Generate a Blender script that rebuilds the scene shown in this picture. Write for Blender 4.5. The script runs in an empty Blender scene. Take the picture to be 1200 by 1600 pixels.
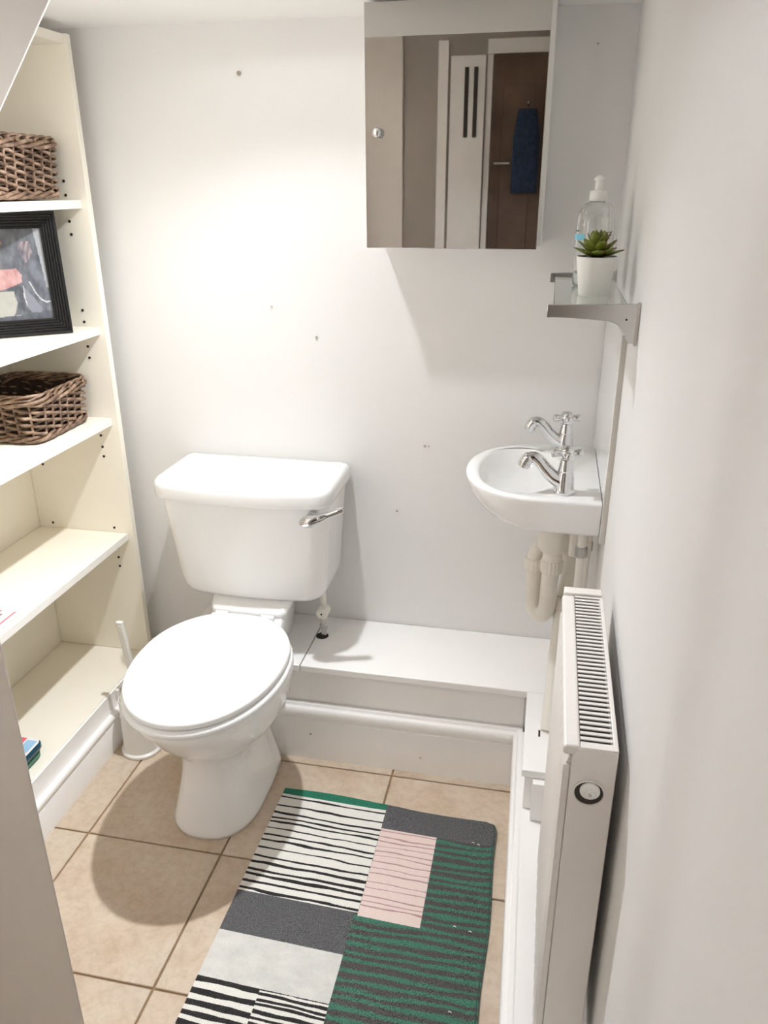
import bpy, bmesh, math, random
from mathutils import Vector, Matrix
random.seed(7)
SC = bpy.context.scene
COL = SC.collection
PI = math.pi

# ------------------------------------------------------------------ camera
cam_d = bpy.data.cameras.new('camera')
cam = bpy.data.objects.new('camera', cam_d)
COL.objects.link(cam)
cam_d.sensor_fit = 'VERTICAL'
cam_d.sensor_height = 24.0
cam_d.lens = 1234.0 / 1600.0 * 24.0
cam_d.clip_start = 0.02
pitch, roll, yaw = -0.39207207, 0.0040114, 0.20377067
W = Matrix.Rotation(yaw, 3, 'Z') @ Matrix.Rotation(pitch, 3, 'X') @ Matrix.Rotation(roll, 3, 'Y')
right, fwd, up = W.col[0], W.col[1], W.col[2]
M = Matrix((right, up, -fwd)).transposed().to_4x4()
M.translation = (0, 0, 1.4)
cam.matrix_world = M
SC.camera = cam

# ------------------------------------------------------------------ world, view
wd = bpy.data.worlds.new('world')
SC.world = wd
wd.use_nodes = True
wd.node_tree.nodes['Background'].inputs[0].default_value = (0.9, 0.92, 1, 1)
wd.node_tree.nodes['Background'].inputs[1].default_value = 0.03
SC.view_settings.view_transform = 'Standard'
SC.view_settings.look = 'None'
SC.view_settings.gamma = 1
SC.view_settings.use_curve_mapping = False
SC.view_settings.exposure = 0.0
SC.cycles.max_bounces = 16
SC.cycles.diffuse_bounces = 10
SC.cycles.transmission_bounces = 12

# ------------------------------------------------------------------ downlight and added hall fill (values; their fixtures are built further down)
SPOT_POS = (-0.55, 1.505, 1.708)
SPOT_W = 106.0
SPOT_ANGLE = 168
SPOT_BLEND = 0.1
SPOT_POW = 2.6
SPOT_AIM = (-0.36, -0.72)     # sideways lean of the beam for each unit it drops
SPOT_EDGE = (0.46, 0.76)     # cosines where the reflector's rim cuts the beam off
SPOT_SPILL = (0.008, 0.060)
HALL_FILL_POS = (-0.95, -0.30, 2.05)
HALL_FILL_W = 20.0
sp = bpy.data.lights.new('downlight_beam', 'SPOT')
sp.energy = SPOT_W; sp.spot_size = math.radians(SPOT_ANGLE); sp.spot_blend = SPOT_BLEND
sp.shadow_soft_size = 0.018; sp.color = (0.95, 0.97, 1.0)
# eyeball reflector lamp tilted into the room: brightest along its axis, fading to the sides, cut off by its rim
sp.use_nodes = True
_t = sp.node_tree; _e = _t.nodes['Emission']
def _m(op, a, b=0.0, c=0.0):
    x = _t.nodes.new('ShaderNodeMath'); x.operation = op
    for i, v in enumerate((a, b, c)):
        if hasattr(v, 'is_output'): _t.links.new(v, x.inputs[i])
        else: x.inputs[i].default_value = v
    return x.outputs[0]
_tc = _t.nodes.new('ShaderNodeTexCoord'); _sx = _t.nodes.new('ShaderNodeSeparateXYZ')
_t.links.new(_tc.outputs['Normal'], _sx.inputs[0])
_ax = (SPOT_AIM[0], SPOT_AIM[1], -1.0); _l = math.sqrt(sum(q * q for q in _ax))
_dot = _m('MAXIMUM', 0.0, _m('MULTIPLY', _m('MULTIPLY', _m('SIGN', _sx.outputs[2]), -1.0), _m('MULTIPLY_ADD', _sx.outputs[0], _ax[0] / _l, _m('MULTIPLY_ADD', _sx.outputs[1], _ax[1] / _l, _m('MULTIPLY', _sx.outputs[2], _ax[2] / _l)))))
_mr = _t.nodes.new('ShaderNodeMapRange'); _mr.interpolation_type = 'SMOOTHSTEP'
for _i, _v in ((1, SPOT_EDGE[0]), (2, SPOT_EDGE[1]), (3, SPOT_SPILL[0]), (4, SPOT_SPILL[1])): _mr.inputs[_i].default_value = _v
_t.links.new(_m('ABSOLUTE', _sx.outputs[2]), _mr.inputs[0])
_t.links.new(_m('ADD', _m('POWER', _dot, SPOT_POW), _mr.outputs[0]), _e.inputs['Strength'])
spo = bpy.data.objects.new('downlight_beam', sp); COL.objects.link(spo); spo.location = SPOT_POS
hl = bpy.data.lights.new('hall_fill', 'POINT')  # fill light added behind the camera to brighten the near wall faces
hl.energy = HALL_FILL_W; hl.shadow_soft_size = 0.10; hl.color = (1.0, 0.94, 0.87)
hlo = bpy.data.objects.new('hall_fill', hl); COL.objects.link(hlo); hlo.location = HALL_FILL_POS

# ------------------------------------------------------------------ node helper
class NB:
    def __init__(s, name):
        s.m = bpy.data.materials.new(name); s.m.use_nodes = True
        s.t = s.m.node_tree; s.b = s.t.nodes['Principled BSDF']
    def n(s, typ, **kw):
        x = s.t.nodes.new(typ)
        for k, v in kw.items(): setattr(x, k, v)
        return x
    def put(s, sock, v):
        if hasattr(v, 'is_output'): s.t.links.new(v, sock)
        elif isinstance(v, (tuple, list)) and len(v) == 3 and sock.type == 'RGBA': sock.default_value = (*v, 1)
        else: sock.default_value = v
    def math(s, op, a, b=0.0, c=None, clamp=False):
        x = s.n('ShaderNodeMath', operation=op); x.use_clamp = clamp
        s.put(x.inputs[0], a); s.put(x.inputs[1], b)
        if c is not None: s.put(x.inputs[2], c)
        return x.outputs[0]
    def mix(s, f, a, b, mode='MIX'):
        x = s.n('ShaderNodeMix', data_type='RGBA', blend_type=mode)
        s.put(x.inputs[0], f); s.put(x.inputs[6], a); s.put(x.inputs[7], b)
        return x.outputs[2]
    def coord(s, which='Object'): return s.n('ShaderNodeTexCoord').outputs[which]
    def xyz(s, v):
        x = s.n('ShaderNodeSeparateXYZ'); s.put(x.inputs[0], v); return x.outputs
    def comb(s, a, b, c):
        x = s.n('ShaderNodeCombineXYZ'); s.put(x.inputs[0], a); s.put(x.inputs[1], b); s.put(x.inputs[2], c); return x.outputs[0]
    def noise(s, vec, scale, detail=3.0, rough=0.5):
        x = s.n('ShaderNodeTexNoise'); s.put(x.inputs['Vector'], vec)
        x.inputs['Scale'].default_value = scale; x.inputs['Detail'].default_value = detail; x.inputs['Roughness'].default_value = rough
        return x.outputs['Fac']
    def ramp(s, f, stops, interp='LINEAR'):
        x = s.n('ShaderNodeValToRGB'); s.put(x.inputs[0], f)
        cr = x.color_ramp; cr.interpolation = interp
        while len(cr.elements) < len(stops): cr.elements.new(0.5)
        for e, (p, c) in zip(cr.elements, stops):
            e.position = p; e.color = (*c, 1) if len(c) == 3 else c
        return x.outputs[0]
    def bump(s, h, strength, dist=0.001):
        x = s.n('ShaderNodeBump'); s.put(x.inputs['Height'], h)
        x.inputs['Strength'].default_value = strength; x.inputs['Distance'].default_value = dist
        s.t.links.new(x.outputs[0], s.b.inputs['Normal'])
    def set(s, **kw):
        for k, v in kw.items(): s.put(s.b.inputs[k.replace('_', ' ')], v)
        return s

def plain(name, col, rough=0.5, metal=0.0, var=0.04, scale=12.0, bump=0.0, bscale=60.0, **kw):
    b = NB(name); co = b.coord()
    n = b.noise(co, scale)
    dark = tuple(c * (1 - var) for c in col); lite = tuple(min(1, c * (1 + var)) for c in col)
    b.set(Base_Color=b.ramp(n, [(0.3, dark), (0.7, lite)]), Roughness=rough, Metallic=metal, **kw)
    if bump: b.bump(b.noise(co, bscale, 4), bump)
    return b.m

def sr(r, g, b):
    f = lambda c: (c / 255 / 12.92) if c <= 10 else ((c / 255 + 0.055) / 1.055) ** 2.4
    return (f(r), f(g), f(b))

MAT = {}
MAT['wall'] = plain('painted_wall', (0.80, 0.795, 0.79), 0.55, var=0.012, scale=3, bump=0.12, bscale=45)
MAT['wall_dull'] = plain('painted_wall_dull', (0.80, 0.765, 0.725), 0.7, var=0.02, scale=3, bump=0.1)
MAT['wall_hall'] = plain('hall_wall_paint', (0.40, 0.36, 0.32), 0.7, var=0.05, scale=2)
MAT['ceiling'] = plain('ceiling_paint', (0.89, 0.885, 0.875), 0.7, var=0.012, scale=4, bump=0.06)
MAT['gloss'] = plain('white_gloss_paint', (0.92, 0.912, 0.90), 0.28, var=0.015, scale=9, bump=0.12, bscale=30)
MAT['ceramic'] = plain('white_glazed_ceramic', (0.87, 0.87, 0.865), 0.08, var=0.005)
MAT['lidplastic'] = plain('white_seat_plastic', (0.88, 0.885, 0.885), 0.22, var=0.005)
MAT['melamine'] = plain('cream_melamine', (0.89, 0.85, 0.75), 0.38, var=0.015, scale=5)
MAT['melamine_edge'] = plain('cream_melamine_edge', (0.88, 0.86, 0.81), 0.35, var=0.01)
MAT['hole'] = plain('dark_hole', (0.02, 0.017, 0.013), 0.9)
MAT['chrome'] = plain('polished_chrome', (0.70, 0.70, 0.71), 0.06, 1.0, var=0.01)
MAT['chrome_dull'] = plain('satin_chrome', (0.62, 0.61, 0.59), 0.22, 1.0, var=0.06)
MAT['mirror'] = plain('mirror_silver', (0.56, 0.54, 0.51), 0.015, 1.0, var=0.03, scale=3)
MAT['pvc'] = plain('aged_white_pvc', (0.82, 0.78, 0.71), 0.4, var=0.05, scale=14)
MAT['pipe'] = plain('painted_pipe', (0.82, 0.79, 0.73), 0.4, var=0.03)
MAT['radiator'] = plain('radiator_enamel', (0.79, 0.76, 0.73), 0.3, var=0.012, scale=6)
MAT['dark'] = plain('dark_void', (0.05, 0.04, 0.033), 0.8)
MAT['black'] = plain('black_frame_lacquer', (0.005, 0.005, 0.0055), 0.35, var=0.1)
MAT['pot'] = plain('white_matt_pot', (0.82, 0.81, 0.78), 0.45, var=0.01)
MAT['soil'] = plain('dark_soil', (0.03, 0.024, 0.016), 0.95, var=0.4, scale=200)
MAT['capwhite'] = plain('translucent_white_cap', (0.85, 0.85, 0.84), 0.35, var=0.01)
MAT['brush'] = plain('white_brush_plastic', (0.78, 0.77, 0.74), 0.35, var=0.02)
MAT['brown'] = plain('brown_door_wood', (0.105, 0.06, 0.036), 0.45, var=0.3, scale=5)
MAT['towel'] = plain('navy_towel', (0.018, 0.035, 0.075), 0.95, var=0.3, scale=60, bump=0.4, bscale=400)
MAT['seal'] = plain('grey_sealant_line', (0.60, 0.57, 0.53), 0.7)
MAT['caulk'] = plain('white_caulk', (0.8, 0.79, 0.77), 0.5)
MAT['tp'] = plain('chipped_paint', (0.45, 0.40, 0.33), 0.8, var=0.2)
MAT['rose'] = plain('rose_paper', sr(214, 96, 110), 0.5, var=0.05)
MAT['paper'] = plain('white_paper', (0.78, 0.77, 0.76), 0.5, var=0.03)
MAT['teal_pack'] = plain('dark_teal_pack', sr(20, 70, 92), 0.3, var=0.1)
MAT['green_pack'] = plain('green_pack', sr(18, 110, 84), 0.3, var=0.1)
MAT['sky_pack'] = plain('pale_blue_pack', sr(150, 190, 222), 0.3, var=0.05)
MAT['navy_ink'] = plain('navy_ink', sr(28, 52, 90), 0.4)
MAT['grey_ink'] = plain('grey_ink', sr(120, 120, 122), 0.5)
MAT['cyan'] = plain('cyan_label', sr(120, 190, 214), 0.4, var=0.03)

def glass_mat(name, col, rough=0.0, ior=1.45, alpha=None):
    b = NB(name); co = b.coord()
    c2 = tuple(x * 0.985 for x in col)
    b.set(Base_Color=b.ramp(b.noise(co, 4), [(0.3, col), (0.7, c2)]), Roughness=rough, IOR=ior)
    b.b.inputs['Transmission Weight'].default_value = 1.0
    return b.m
MAT['glass'] = glass_mat('green_tinted_shelf_glass', (0.90, 0.96, 0.93))
MAT['bottle'] = glass_mat('clear_bottle_plastic', (0.97, 0.97, 0.965), 0.0, 1.5)
MAT['pane'] = glass_mat('picture_glass', (1, 1, 1), 0.0, 1.2)

b = NB('lamp_emitter'); b.set(Base_Color=(1, 1, 1)); b.b.inputs['Emission Color'].default_value = (1, 0.95, 0.88, 1); b.b.inputs['Emission Strength'].default_value = 12; MAT['emit'] = b.m
b = NB('fill_globe_emitter'); b.set(Base_Color=(1, 1, 1)); b.b.inputs['Emission Color'].default_value = (1, 0.93, 0.84, 1); b.b.inputs['Emission Strength'].default_value = 2.0; MAT['globe'] = b.m  # glow for the globe of the added hall fill

# floor tile, per-piece variation
b = NB('beige_floor_tile'); co = b.coord(); oi = b.n('ShaderNodeObjectInfo')
off = b.n('ShaderNodeVectorMath', operation='ADD'); b.put(off.inputs[0], co)
b.put(off.inputs[1], b.comb(b.math('MULTIPLY', oi.outputs['Random'], 37.0), b.math('MULTIPLY', oi.outputs['Random'], 91.0), 0.0))
v = off.outputs[0]
c1 = b.ramp(b.noise(v, 9, 6, 0.6), [(0.3, (0.50, 0.385, 0.28)), (0.5, (0.58, 0.475, 0.37)), (0.72, (0.63, 0.545, 0.445))])
c2 = b.ramp(b.noise(v, 55, 5, 0.7), [(0.38, (0.80, 0.76, 0.70)), (0.55, (1, 1, 1))])
cc = b.mix(0.55, c1, c2, 'MULTIPLY')
tone = b.math('MULTIPLY_ADD', oi.outputs['Random'], 0.10, 0.93)
cc = b.mix(1.0, cc, b.comb(tone, tone, tone), 'MULTIPLY')
b.set(Base_Color=cc, Roughness=0.42); b.bump(b.noise(v, 40, 5, 0.6), 0.12)
MAT['tile'] = b.m
MAT['grout'] = plain('tan_grout', (0.30, 0.20, 0.115), 0.9, var=0.12, scale=40)

# willow
b = NB('willow_rod'); co = b.coord(); oi = b.n('ShaderNodeObjectInfo')
nz = b.noise(co, 38, 4, 0.6)
c1 = b.ramp(nz, [(0.28, sr(62, 44, 33)), (0.48, sr(128, 102, 82)), (0.72, sr(186, 160, 138))])
tone = b.math('MULTIPLY_ADD', oi.outputs['Random'], 0.35, 0.75)
b.set(Base_Color=b.mix(1.0, c1, b.comb(tone, tone, tone), 'MULTIPLY'), Roughness=0.55)
b.bump(b.noise(co, 160, 3), 0.25); MAT['willow'] = b.m
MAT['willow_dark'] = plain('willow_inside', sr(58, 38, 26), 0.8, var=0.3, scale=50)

# succulent leaf
b = NB('succulent_leaf'); co = b.coord('Generated'); z = b.xyz(co)
oi = b.n('ShaderNodeObjectInfo')
c1 = b.ramp(b.noise(b.coord(), 60, 3), [(0.3, sr(86, 100, 22)), (0.7, sr(134, 144, 56))])
tip = b.ramp(z[0], [(0.72, (0, 0, 0)), (1.0, (1, 1, 1))])
c1 = b.mix(tip, c1, sr(120, 84, 66))
b.set(Base_Color=c1, Roughness=0.4); MAT['leaf'] = b.m

# ------------------------------------------------------------------ object helpers
ORG = {}
def root(name, loc, label, cat, group=None):
    o = bpy.data.objects.new(name, None); COL.objects.link(o); o.location = loc
    o.empty_display_size = 0.05
    o['label'] = label; o['category'] = cat
    if group: o['group'] = group
    ORG[o.name] = Vector(loc)
    return o

def obj(name, bm, mat, parent=None, smooth=None, bevel=0.0, seg=2, label=None, sub=0):
    """link a bmesh written in world coordinates as ONE mesh object under its parent"""
    org = ORG.get(parent.name, Vector((0, 0, 0))) if parent else Vector((0, 0, 0))
    if org.length: bmesh.ops.translate(bm, verts=bm.verts, vec=-org)
    bmesh.ops.recalc_face_normals(bm, faces=bm.faces)
    me = bpy.data.meshes.new(name); bm.to_mesh(me); bm.free()
    o = bpy.data.objects.new(name, me); COL.objects.link(o)
    if isinstance(mat, (list, tuple)):
        for x in mat: me.materials.append(MAT[x])
    else: me.materials.append(MAT[mat])
    if parent: o.parent = parent
    ORG[o.name] = org
    if smooth is not None:
        me.polygons.foreach_set('use_smooth', [True] * len(me.polygons))
        if smooth < 180:
            try: me.set_sharp_from_angle(angle=math.radians(smooth))
            except Exception: pass
    if bevel:
        md = o.modifiers.new('bevel', 'BEVEL'); md.width = bevel; md.segments = seg; md.limit_method = 'ANGLE'
        md.harden_normals = False
        me.polygons.foreach_set('use_smooth', [True] * len(me.polygons))
        try: me.set_sharp_from_angle(angle=math.radians(50))
        except Exception: pass
    if sub:
        md = o.modifiers.new('sub', 'SUBSURF'); md.levels = sub; md.render_levels = sub
    if label: o['label'] = label
    return o

def struct(o): o['kind'] = 'structure'; return o
def tag(o, label, cat, group=None):
    o['label'] = label; o['category'] = cat
    if group: o['group'] = group
    return o
def copy_tree(o, parent=None):
    c = o.copy(); COL.objects.link(c); c.parent = parent; ORG[c.name] = ORG[o.name].copy()
    for ch in list(o.children): copy_tree(ch, c)
    return c

def box(bm, x0, x1, y0, y1, z0, z1):
    vs = [bm.verts.new(p) for p in ((x0,y0,z0),(x1,y0,z0),(x1,y1,z0),(x0,y1,z0),(x0,y0,z1),(x1,y0,z1),(x1,y1,z1),(x0,y1,z1))]
    for f in ((3,2,1,0),(4,5,6,7),(0,1,5,4),(1,2,6,5),(2,3,7,6),(3,0,4,7)): bm.faces.new([vs[i] for i in f])
    return bm
def nbox(*a): return box(bmesh.new(), *a)

def loft(bm, rings, cap0=True, cap1=True, closed=True):
    R = [[bm.verts.new(p) for p in r] for r in rings]
    n = len(R[0])
    for a, c in zip(R, R[1:]):
        for i in range(n if closed else n - 1):
            j = (i + 1) % n
            bm.faces.new((a[i], a[j], c[j], c[i]))
    if cap0: bm.faces.new(R[0][::-1])
    if cap1: bm.faces.new(R[-1])
    return bm

def lathe(bm, prof, n=32, c=(0, 0, 0), axis='Z', cap=True):
    rings = []
    for r, z in prof:
        ring = []
        for i in range(n):
            a = 2 * PI * i / n
            p = (r * math.cos(a), r * math.sin(a), z)
            if axis == 'Y': p = (p[0], p[2], p[1])
            if axis == 'X': p = (p[2], p[0], p[1])
            ring.append((c[0] + p[0], c[1] + p[1], c[2] + p[2]))
        rings.append(ring)
    return loft(bm, rings, cap, cap)

def tube(bm, pts, rad, n=10, closed=False, cap=True):
    P = [Vector(p) for p in pts]; N = len(P)
    rad = rad if isinstance(rad, (list, tuple)) else [rad] * N
    rings = []; prev = None
    for i in range(N):
        if closed: t = P[(i + 1) % N] - P[i - 1]
        else: t = P[min(i + 1, N - 1)] - P[max(i - 1, 0)]
        t.normalize()
        if prev is None:
            u = Vector((0, 0, 1)) if abs(t.z) < 0.9 else Vector((1, 0, 0))
            u = (u - t * u.dot(t)).normalized()
        else: u = (prev - t * prev.dot(t)).normalized()
        prev = u; w = t.cross(u)
        rings.append([tuple(P[i] + (u * math.cos(2 * PI * k / n) + w * math.sin(2 * PI * k / n)) * rad[i]) for k in range(n)])
    if closed: rings.append(rings[0])
    if closed:
        R = [[bm.verts.new(p) for p in r] for r in rings[:-1]]
        for i in range(len(R)):
            a, c = R[i], R[(i + 1) % len(R)]
            for k in range(n): bm.faces.new((a[k], a[(k + 1) % n], c[(k + 1) % n], c[k]))
        return bm
    return loft(bm, rings, cap, cap)

def smoothpath(pts, k=6):
    """Catmull-Rom through the points"""
    P = [Vector(p) for p in pts]; out = []
    for i in range(len(P) - 1):
        p0 = P[max(i - 1, 0)]; p1 = P[i]; p2 = P[i + 1]; p3 = P[min(i + 2, len(P) - 1)]
        for j in range(k):
            t = j / k
            out.append(0.5 * ((2 * p1) + (p2 - p0) * t + (2 * p0 - 5 * p1 + 4 * p2 - p3) * t * t + (3 * p1 - p0 - 3 * p2 + p3) * t ** 3))
    out.append(P[-1]); return out

def prism(bm, poly, d0, d1, axis='Y'):
    """extrude a polygon of 2-D points along an axis"""
    def P(p, d):
        return {'Y': (p[0], d, p[1]), 'X': (d, p[0], p[1]), 'Z': (p[0], p[1], d)}[axis]
    return loft(bm, [[P(p, d0) for p in poly], [P(p, d1) for p in poly]])

def spow(c, e): return math.copysign(abs(c) ** (2.0 / e), c)
def egg(cx, w, yf, yr, ym, z, ef=2.2, er=2.2, n=64):
    """closed outline: half width w, front at yf (towards the camera), rear at yr, widest at ym"""
    out = []
    for i in range(n):
        a = 2 * PI * i / n
        c, s = math.cos(a), math.sin(a)
        e = ef if s < 0 else er
        x = w * spow(c, e)
        y = ym + (ym - yf) * spow(s, e) if s < 0 else ym + (yr - ym) * spow(s, e)
        out.append((cx + x, y, z))
    return out
def rrect(x0, x1, y0, y1, z, r, n=6, bow=0.0):
    """rounded rectangle outline; bow pushes the y0 side out in the middle"""
    out = []
    for (cx, cy, a0) in ((x1 - r, y1 - r, 0), (x0 + r, y1 - r, 90), (x0 + r, y0 + r, 180), (x1 - r, y0 + r, 270)):
        for k in range(n + 1):
            a = math.radians(a0 + 90 * k / n)
            out.append([cx + r * math.cos(a), cy + r * math.sin(a), z])
        if a0 == 180:
            for k in range(1, 12):
                t = k / 12
                out.append([x0 + r + (x1 - x0 - 2 * r) * t, y0, z])
    if bow:
        xm = (x0 + x1) / 2; h = (x1 - x0) / 2; ym = (y0 + y1) / 2
        for p in out:
            if p[1] < ym: p[1] -= bow * (1 - ((p[0] - xm) / h) ** 2)
    return [tuple(p) for p in out]

YB = 1.863          # back wall
ZC = 1.727          # low ceiling
def XW(y): return 0.135 - 0.010 * (y - 1.5) if y > 1.3 else 0.137 - 0.012 * (1.3 - y)      # right wall
LEFT = -1.365

# ------------------------------------------------------------------ setting
bm = nbox(-1.45, 0.30, -1.05, 1.95, -0.10, -0.004)
floor = struct(obj('floor', bm, 'grout'))
gx = [-1.30, -0.97, -0.64, -0.31, 0.02, 0.35]
gy = [-1.055 + 0.33 * i for i in range(0, 10)]     # ... 0.925 1.255 1.585
gy = [0.925 + 0.33 * i for i in range(-6, 3)] + [1.915]
first = None
for i in range(-1, 5):
    for j in range(len(gy) - 1):
        x0 = -0.97 + 0.33 * (i - 1); x1 = x0 + 0.33
        y0, y1 = gy[j], gy[j + 1]
        x0c, x1c = max(x0, LEFT), min(x1, 0.19)
        y1c = min(y1, YB)
        if x1c - x0c < 0.01 or y1c - y0 < 0.01: continue
        g = 0.0022
        full = (x0c == x0 and x1c == x1 and y1c == y1)
        if full and first is not None:
            o = first.copy(); COL.objects.link(o)
        else:
            bb = nbox(x0c - x0 + g, x1c - x0 - g, g, y1c - y0 - g, -0.006, 0.0)
            o = obj('floor_tile', bb, 'tile', floor, bevel=0.0014, seg=1)
            if full and first is None: first = o
        o.location = (x0, y0, 0)

bm = nbox(LEFT - 0.08, 0.30, 1.30, 1.95, ZC, 2.34)
struct(obj('ceiling', bm, 'ceiling'))
bm = nbox(LEFT - 0.08, 0.30, -1.05, 1.30, 2.30, 2.34)
struct(obj('ceiling', bm, 'ceiling'))

# back wall
bm = bmesh.new()
bmesh.ops.create_grid(bm, x_segments=60, y_segments=70, size=0.5)
from mathutils import noise as mnoise
for v_ in bm.verts:
    x = LEFT - 0.05 + (v_.co.x + 0.5) * 1.62; z = -0.05 + (v_.co.y + 0.5) * 2.0
    v_.co = (x, YB + 0.0012 * mnoise.noise(Vector((x * 5, z * 3, 1.3))), z)
box(bm, LEFT - 0.05, 0.25, YB + 0.004, YB + 0.06, -0.05, 1.95)
wb = struct(obj('wall_back', bm, 'wall', smooth=40))
bm = bmesh.new(); lathe(bm, [(0.0045, -0.003), (0.0045, 0.0), (0.002, 0.0015)], 12, (-0.705, YB - 0.0015, 1.628), 'Y')
obj('wall_plug', bm, 'tp', wb)
for k, (x, z, r) in enumerate([(-0.35, 0.62, 0.003), (-0.28, 0.80, 0.0035), (-0.27, 0.80, 0.002), (-0.66, 1.13, 0.0022), (-0.06, 1.385, 0.003), (-0.55, 1.06, 0.003), (0.055, 1.66, 0.002)]):
    bm = bmesh.new(); lathe(bm, [(r, -0.002), (r, 0.0003), (r * 0.5, 0.0008)], 8, (x, YB - 0.0018, z), 'Y')
    obj('paint_chip', bm, 'tp', wb)

# right wall: slightly lumpy, following its own plan line, stepping back near the camera
bm = bmesh.new()
bmesh.ops.create_grid(bm, x_segments=140, y_segments=60, size=0.5)
def step(y):
    t = min(1, max(0, (0.62 - y) / 0.10)); t = t * t * (3 - 2 * t)
    return 0.014 * t
for v_ in bm.verts:
    y = -1.05 + (v_.co.x + 0.5) * 2.93; z = -0.05 + (v_.co.y + 0.5) * 2.39
    amp = 0.0012 if (z > 1.0) else 0.0010
    x = XW(y) + step(y) + amp * mnoise.noise(Vector((y * 4.5, z * 1.6, 7.1)))
    v_.co = (x, y, z)
box(bm, 0.245, 0.29, -1.05, 1.92, -0.05, 2.34)
struct(obj('wall_right', bm, 'wall', smooth=40))

bm = nbox(LEFT - 0.06, LEFT, -1.05, 1.95, -0.05, 2.34)
struct(obj('wall_left', bm, 'wall'))
# near partition with a vertical end and a slope following the stairs
yN, yF = 0.765, 0.855
bm = bmesh.new()
loft(bm, [[(LEFT - 0.05, yN, -0.02), (-0.872 * yN, yN, -0.02), (-0.872 * yF - 0.012, yF, -0.02), (LEFT - 0.05, yF, -0.02)], [(LEFT - 0.05, yN, 2.34), (-0.872 * yN, yN, 2.34), (-0.872 * yF - 0.012, yF, 2.34), (LEFT - 0.05, yF, 2.34)]])
struct(obj('wall_front', bm, 'wall_dull', bevel=0.003, seg=2))
# sloping panel under the stairs, closing off the top of the bookcase
yW = 1.15
def xd(z): return yW * ((z - 1.4) / yW - 0.206) / 1.27 - 0.609 * yW
bm = bmesh.new()
prism(bm, [(LEFT, xd(0) * 0 + 0.9), (LEFT, 2.30), (xd(2.30), 2.30), (xd(0.9 + 0.0), 0.9)] if xd(0.9) > LEFT else [(LEFT, 1.4 + yW * (0.206 + (LEFT / yW + 0.609) * 1.27)), (LEFT, 2.30), (xd(2.30), 2.30)], yW - 0.005, yW, 'Y')
struct(obj('wall_slope', bm, 'wall_dull', bevel=0.0015))
# wall closing the hall behind the camera
bm = nbox(LEFT - 0.05, 0.28, -1.05, -0.98, -0.05, 2.34)
struct(obj('wall_hall', bm, 'wall_hall'))
struct(obj('trim_4', nbox(LEFT, -0.80, -0.979, -0.950, 0.0, 2.29), 'wall_dull', bevel=0.004))

# ---- boxed pipework: step along the back wall and along the right wall
ZL = 0.284
st = struct(obj('trim_1', nbox(-0.90, XW(1.75) - 0.004, 1.632, YB - 0.001, 0.0, ZL - 0.019), 'gloss'))
obj('ledge_board', nbox(-0.90, -0.5535, 1.612, YB - 0.0015, ZL - 0.0185, ZL), 'gloss', st, bevel=0.002)
obj('ledge_board', nbox(-0.5505, XW(1.65) - 0.001, 1.612, YB - 0.0015, ZL - 0.0185, ZL), 'gloss', st, bevel=0.002)
obj('riser_board', nbox(-0.90, 0.010, 1.629, 1.6318, 0.0, ZL - 0.019), 'gloss', st, bevel=0.001)
for (x, z) in ((-0.43, 0.262), (-0.26, 0.268)):
    bm = bmesh.new(); lathe(bm, [(0.003, -0.001), (0.003, 0.0006)], 8, (x, 1.6282, z), 'Y'); obj('screw_hole', bm, 'tp', st)
st2 = struct(obj('trim_2', nbox(0.020, XW(1.45) - 0.004, 1.352, 1.6175, 0.168, ZL - 0.019), 'gloss', bevel=0.0015))
obj('ledge_board', nbox(0.0135, XW(1.40) - 0.001, 1.334, 1.6105, ZL - 0.0185, ZL), 'gloss', st2, bevel=0.002)
obj('support_block', nbox(0.0365, XW(1.4) - 0.006, 1.318, 1.3515, 0.168, 0.2645), 'gloss', st2, bevel=0.0015)
obj('joint_gap', nbox(0.0135, XW(1.6) - 0.006, 1.6105, 1.612, ZL - 0.018, ZL - 0.003), 'seal', st2)
st3 = struct(obj('trim_3', nbox(0.006, XW(0.6) - 0.004, -0.95, 1.612, 0.12, 0.1665), 'gloss', bevel=0.0015))
# skirting with a rounded bead, mitred in the corner
def skirt_profile(d):      # (offset from the face, height)
    pr = [(0.018, 0.0), (0.0, 0.0), (0.0, 0.121), (0.003, 0.1225), (0.003, 0.1265)]
    for i in range(9):
        a = -PI / 2 + PI * i / 8
        pr.append((0.004 - 0.009 * math.cos(a) * 0.9, 0.1435 + 0.0165 * math.sin(a)))
    pr += [(0.006, 0.162), (0.008, 0.168), (0.018, 0.168)]
    return pr
yS, xS = 1.608, -0.008
pr = skirt_profile(0)
bm = bmesh.new()
loft(bm, [[(-0.90, yS + o_, z) for o_, z in pr], [(xS + o_, yS + o_, z) for o_, z in pr]])
sk = struct(obj('baseboard_back', bm, 'gloss', smooth=35))
bm = bmesh.new()
xsN = lambda y: xS + (1.608 - y) * 0.021
loft(bm, [[(xS + o_, yS + o_, z) for o_, z in pr], [(xsN(-0.95) + o_, -0.95, z) for o_, z in pr]])
skr = struct(obj('baseboard_right', bm, 'gloss', smooth=35))
for (x, z) in ((-0.53, 0.08), (-0.24, 0.05)):
    bm = bmesh.new(); lathe(bm, [(0.003, -0.001), (0.003, 0.0006)], 8, (x, 1.6075, z), 'Y'); obj('paint_chip', bm, 'tp', sk)

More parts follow.
